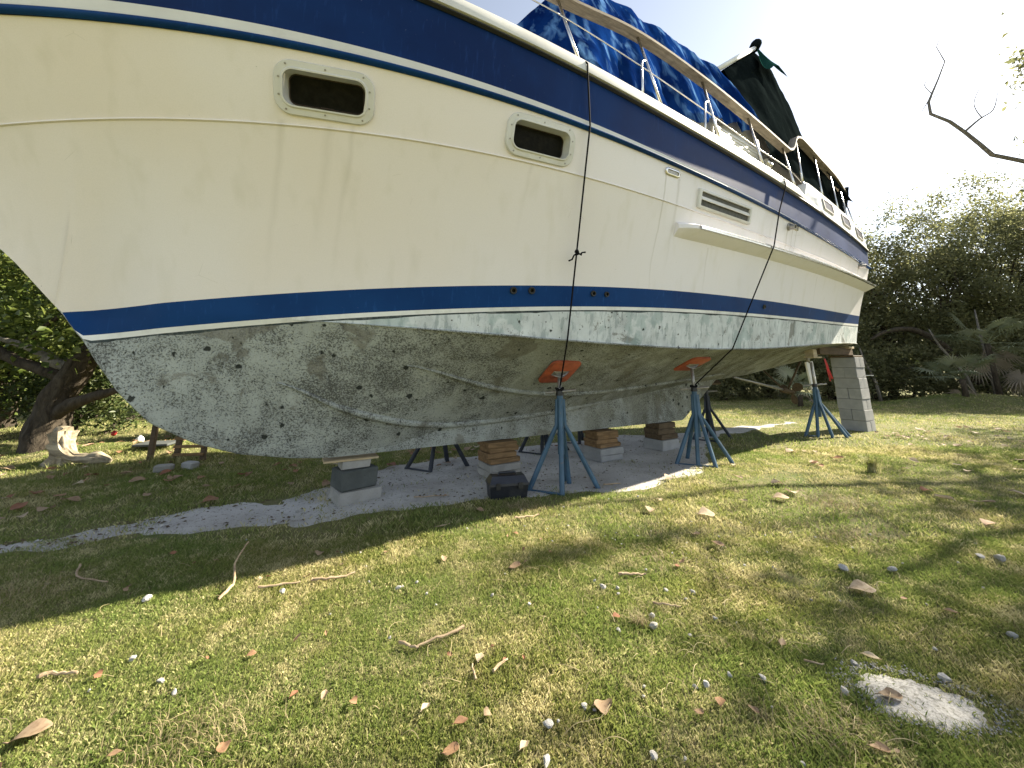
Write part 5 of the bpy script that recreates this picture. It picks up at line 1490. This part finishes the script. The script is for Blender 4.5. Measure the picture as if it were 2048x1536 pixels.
# crumbs of dark debris on the sand strip
r_ = np.random.default_rng(23); n = 1100
s_ = r_.uniform(-2.6, 6.0, n); e0, e1 = sand_edges(s_); b_ = e1 + (e0 - e1) * r_.uniform(.03, .97, n); x, y = from_boat(s_, b_); z = gz(x, y) + .012
a = r_.uniform(0, 6.28, n); L_ = .003 + .024 * r_.uniform(0, 1, n) ** 2.2; W_ = L_ * r_.uniform(.3, .8, n)
ux, uy = np.cos(a) * L_, np.sin(a) * L_; vx, vy = -np.sin(a) * W_, np.cos(a) * W_
V_ = np.stack([np.stack([x - ux, y - uy, z], 1), np.stack([x + vx, y + vy, z + .004], 1), np.stack([x + ux, y + uy, z + .006], 1), np.stack([x - vx, y - vy, z + .002], 1), np.stack([x, y, z + .5 * L_], 1)], 1).reshape(-1, 3)
i = np.arange(n)[:, None] * 5
F_ = np.concatenate([i + [0, 3, 4], i + [3, 2, 4], i + [2, 1, 4], i + [1, 0, 4]], 1).reshape(-1, 3)
tag(mk('debris', np_mesh('debris', V_, F_), M['timber_dark']), 'dark crumbs and paint flakes strewn over the sand strip', 'debris', kind='stuff')

# sticks
def stick(pts, r0, label, lift=.014, fork=None):
    r0 *= .72
    x, y = pts[0][:2]; z0 = float(gz(x, y)); r_ = np.random.default_rng(int(abs(x * 1000 + y * 77)))
    P_ = [(p[0] - x, p[1] - y, float(gz(p[0], p[1])) - z0 + r0 + lift + (p[2] if len(p) > 2 else 0)) for p in pts]
    P_ = crs(P_, 5); mb = MB().tube([np.array(p) + r_.normal(0, r0 * .35, 3) for p in P_], list(np.linspace(r0, r0 * .55, len(P_)) * r_.uniform(.85, 1.15, len(P_))), 7)
    o = mb.build('stick', M['stick'], None, 50, (x, y, z0), 0)
    return tag(o, label, 'stick', 'dry sticks on the lawn')
stick([(-1.59, 2.40), (-1.60, 2.52, .02), (-1.70, 2.66, .05), (-1.72, 2.80, .12)], .011, 'bent stick rising from the grass at the shadow edge')
stick([(-1.45, 2.50), (-1.34, 2.53), (-1.24, 2.56)], .010, 'short straight stick left of the longer one')
stick([(-1.19, 2.58), (-1.08, 2.60), (-.96, 2.66)], .012, 'longer straight stick right of the short one')
stick([(-.23, 2.17), (-.33, 2.10), (-.43, 2.04)], .010, 'long arm of the broken V-shaped stick')
stick([(-.52, 2.07), (-.47, 2.05), (-.42, 2.035)], .010, 'short arm of the broken V-shaped stick')
stick([(-2.78, 2.80), (-2.70, 2.70), (-2.58, 2.63), (-2.40, 2.60)], .009, 'curved grey stick in the hull shadow on the left')
stick([(-.08, 1.90), (-.02, 1.96)], .010, 'stubby tan stick near the round pinkish leaf')
stick([(-.15, 1.86), (-.17, 1.93)], .008, 'stubby grey stick left of the tan one')
stick([(.02, 3.49), (.12, 3.54), (.23, 3.60)], .013, 'pale stick in the sunlit grass below the toolbox')
stick([(.65, 2.65), (.74, 2.66), (.82, 2.67)], .012, 'dark twig right of centre')
stick([(.76, 2.37), (.82, 2.355), (.89, 2.35)], .008, 'grey twig above the straw tuft')
stick([(-1.94, 1.87), (-1.88, 1.89), (-1.79, 1.885)], .011, 'flat pale stick at the left edge')
stick([(1.27, 1.97), (1.34, 1.95)], .006, 'thin tan twig left of the sand patch')
stick([(-.60, 3.31), (-.49, 3.36)], .008, 'short twig in the lit grass left of centre')
stick([(-.95, 4.06), (-.80, 4.08), (-.62, 4.13)], .008, 'dark stick lying on the sand between block and toolbox')
stick([(1.0, 4.55), (1.2, 4.60)], .012, 'dark stick on the sand right of the nearest stand')

# straw tufts and long loose stems
def tuft(x, y, n, L_, seed, label, mat, spread=1.0, name='straw_tuft', cat='grass tuft', w=.0022, mat_w=.018):
    r_ = np.random.default_rng(seed); V_, F_ = [], []
    for i in range(n):
        a = r_.uniform(0, 6.28); l_ = L_ * r_.uniform(.5, 1.1); d = np.array([math.cos(a), math.sin(a)]) * spread * r_.uniform(.2, 1)
        p = r_.normal(0, mat_w, 2) * np.array([1.4, .8]); q = np.array([-d[1], d[0]]) / (np.linalg.norm(d) + 1e-6) * w
        o = len(V_)
        for t in (0, .35, .7, 1):
            h_ = l_ * (t - .55 * t * t * min(1, spread)); c = p + d * l_ * t * t
            V_ += [(c[0] - q[0] * (1 - t * .9), c[1] - q[1] * (1 - t * .9), h_), (c[0] + q[0] * (1 - t * .9), c[1] + q[1] * (1 - t * .9), h_)]
        F_ += [(o + 2 * k, o + 2 * k + 1, o + 2 * k + 3, o + 2 * k + 2) for k in range(3)]
    me = np_mesh(name, np.array(V_), np.array(F_)); at = me.attributes.new('rnd', 'FLOAT', 'POINT'); at.data.foreach_set('value', r_.uniform(0, 1, len(V_)).astype(np.float32))
    o = mk(name, me, mat, None, False, gpos(x, y), 0); return tag(o, label, cat, 'tufts on the lawn', 'stuff' if mat_w > .05 else None)
tuft(.64, 2.20, 80, .13, 1, 'pale straw tuft beside the large white stone', M['straw'], 1.1, w=.0013)
tuft(4.40, 5.05, 220, .30, 2, 'tall green grass tuft standing alone on the right lawn', M['grass'], .55, 'grass_tuft', w=.005)
tuft(-1.1, 1.62, 420, .075, 3, 'matted dry straw at the bottom left', M['straw'], 1.1, mat_w=.10, w=.0014)
tuft(1.10, 1.62, 420, .08, 4, 'matted brown straw left of the white sand patch', M['straw'], 1.1, mat_w=.09, w=.0014)
tuft(2.6, 3.25, 420, .10, 5, 'brownish grass clump on the right lawn above the tan leaf', M['straw'], 1.1, mat_w=.16)
tuft(.10, 3.78, 260, .10, 6, 'yellow straw clump below the toolbox', M['straw'], 1.0, mat_w=.10)
tuft(-2.75, 2.5, 260, .12, 7, 'dry straw clump in the hull shadow at the left', M['straw'], 1.2, mat_w=.16, w=.0016)
tuft(-4.45, 5.3, 320, .20, 8, 'bright green tuft in front of the wooden rack', M['grass'], .8, 'grass_tuft', w=.003, mat_w=.08)
tuft(-5.1, 5.0, 900, .17, 9, 'sunlit grass clump at the foot of the stump', M['grass'], .8, 'grass_tuft', w=.003, mat_w=.22)
tuft(3.0, 3.9, 420, .12, 10, 'dry straw heap under the pale leaves on the right', M['straw'], 1.2, mat_w=.18)
tuft(.98, 2.9, 300, .08, 11, 'brown grass patch with white rubble right of centre', M['straw'], 1.2, mat_w=.14)

# sand grains thrown round the patch, loose straw stems on the lawn
r_ = np.random.default_rng(33); n = 900
a = r_.uniform(0, 6.28, n); rr_ = patch_r(a) * (1 + np.abs(r_.normal(0, .16, n)) - .06); x = pc[0] + rr_ * np.cos(a) * 1.28; y = pc[1] + rr_ * np.sin(a) * .98
z = gz(x, y) + r_.uniform(.004, .020, n); q = r_.uniform(.0015, .0045, n)
V_ = np.stack([np.stack([x - q, y, z], 1), np.stack([x + q, y - q * .6, z], 1), np.stack([x + q * .3, y + q, z + q * .3], 1), np.stack([x, y, z + q * 1.3], 1)], 1).reshape(-1, 3); i = np.arange(n)[:, None] * 4
F_ = np.concatenate([i + [0, 1, 3], i + [1, 2, 3], i + [2, 0, 3]], 1).reshape(-1, 3)
tag(mk('sand_grains', np_mesh('sand_grains', V_, F_), M['whitesand']), 'white sand grains sprinkled in the grass round the sand patch', 'sand', kind='stuff')
V_, F_, n = [], [], 420
for j in range(n):
    x, y = (r_.normal(.9, .75), r_.normal(2.1, .5)) if j < 300 else (r_.uniform(-2.5, 2), r_.uniform(1.5, 3.4))
    if y < 1.45: continue
    a0 = r_.uniform(0, 6.28); L_ = r_.uniform(.035, .13); cv = r_.uniform(-1.6, 1.6); w = r_.uniform(.0005, .0011); o = len(V_); px2, py2 = x, y
    for m_ in range(7):
        an = a0 + cv * m_ / 6; nx2, ny2 = -math.sin(an) * w, math.cos(an) * w; zz_ = float(gz(px2, py2)) + .020 + .014 * math.sin(math.pi * m_ / 6)
        V_ += [(px2 - nx2, py2 - ny2, zz_), (px2 + nx2, py2 + ny2, zz_ + .0008)]; px2 += math.cos(an) * L_ / 6; py2 += math.sin(an) * L_ / 6
    F_ += [(o + 2 * m_, o + 2 * m_ + 1, o + 2 * m_ + 3, o + 2 * m_ + 2) for m_ in range(6)]
V_ = np.array(V_)
leaf_obj('loose_straw', V_, np.array(F_), r_.uniform(.3, 1, len(V_)), M['straw'], None)
tag(bpy.data.objects['loose_straw'], 'loose curved straw stems lying on the foreground lawn', 'straw', kind='stuff')
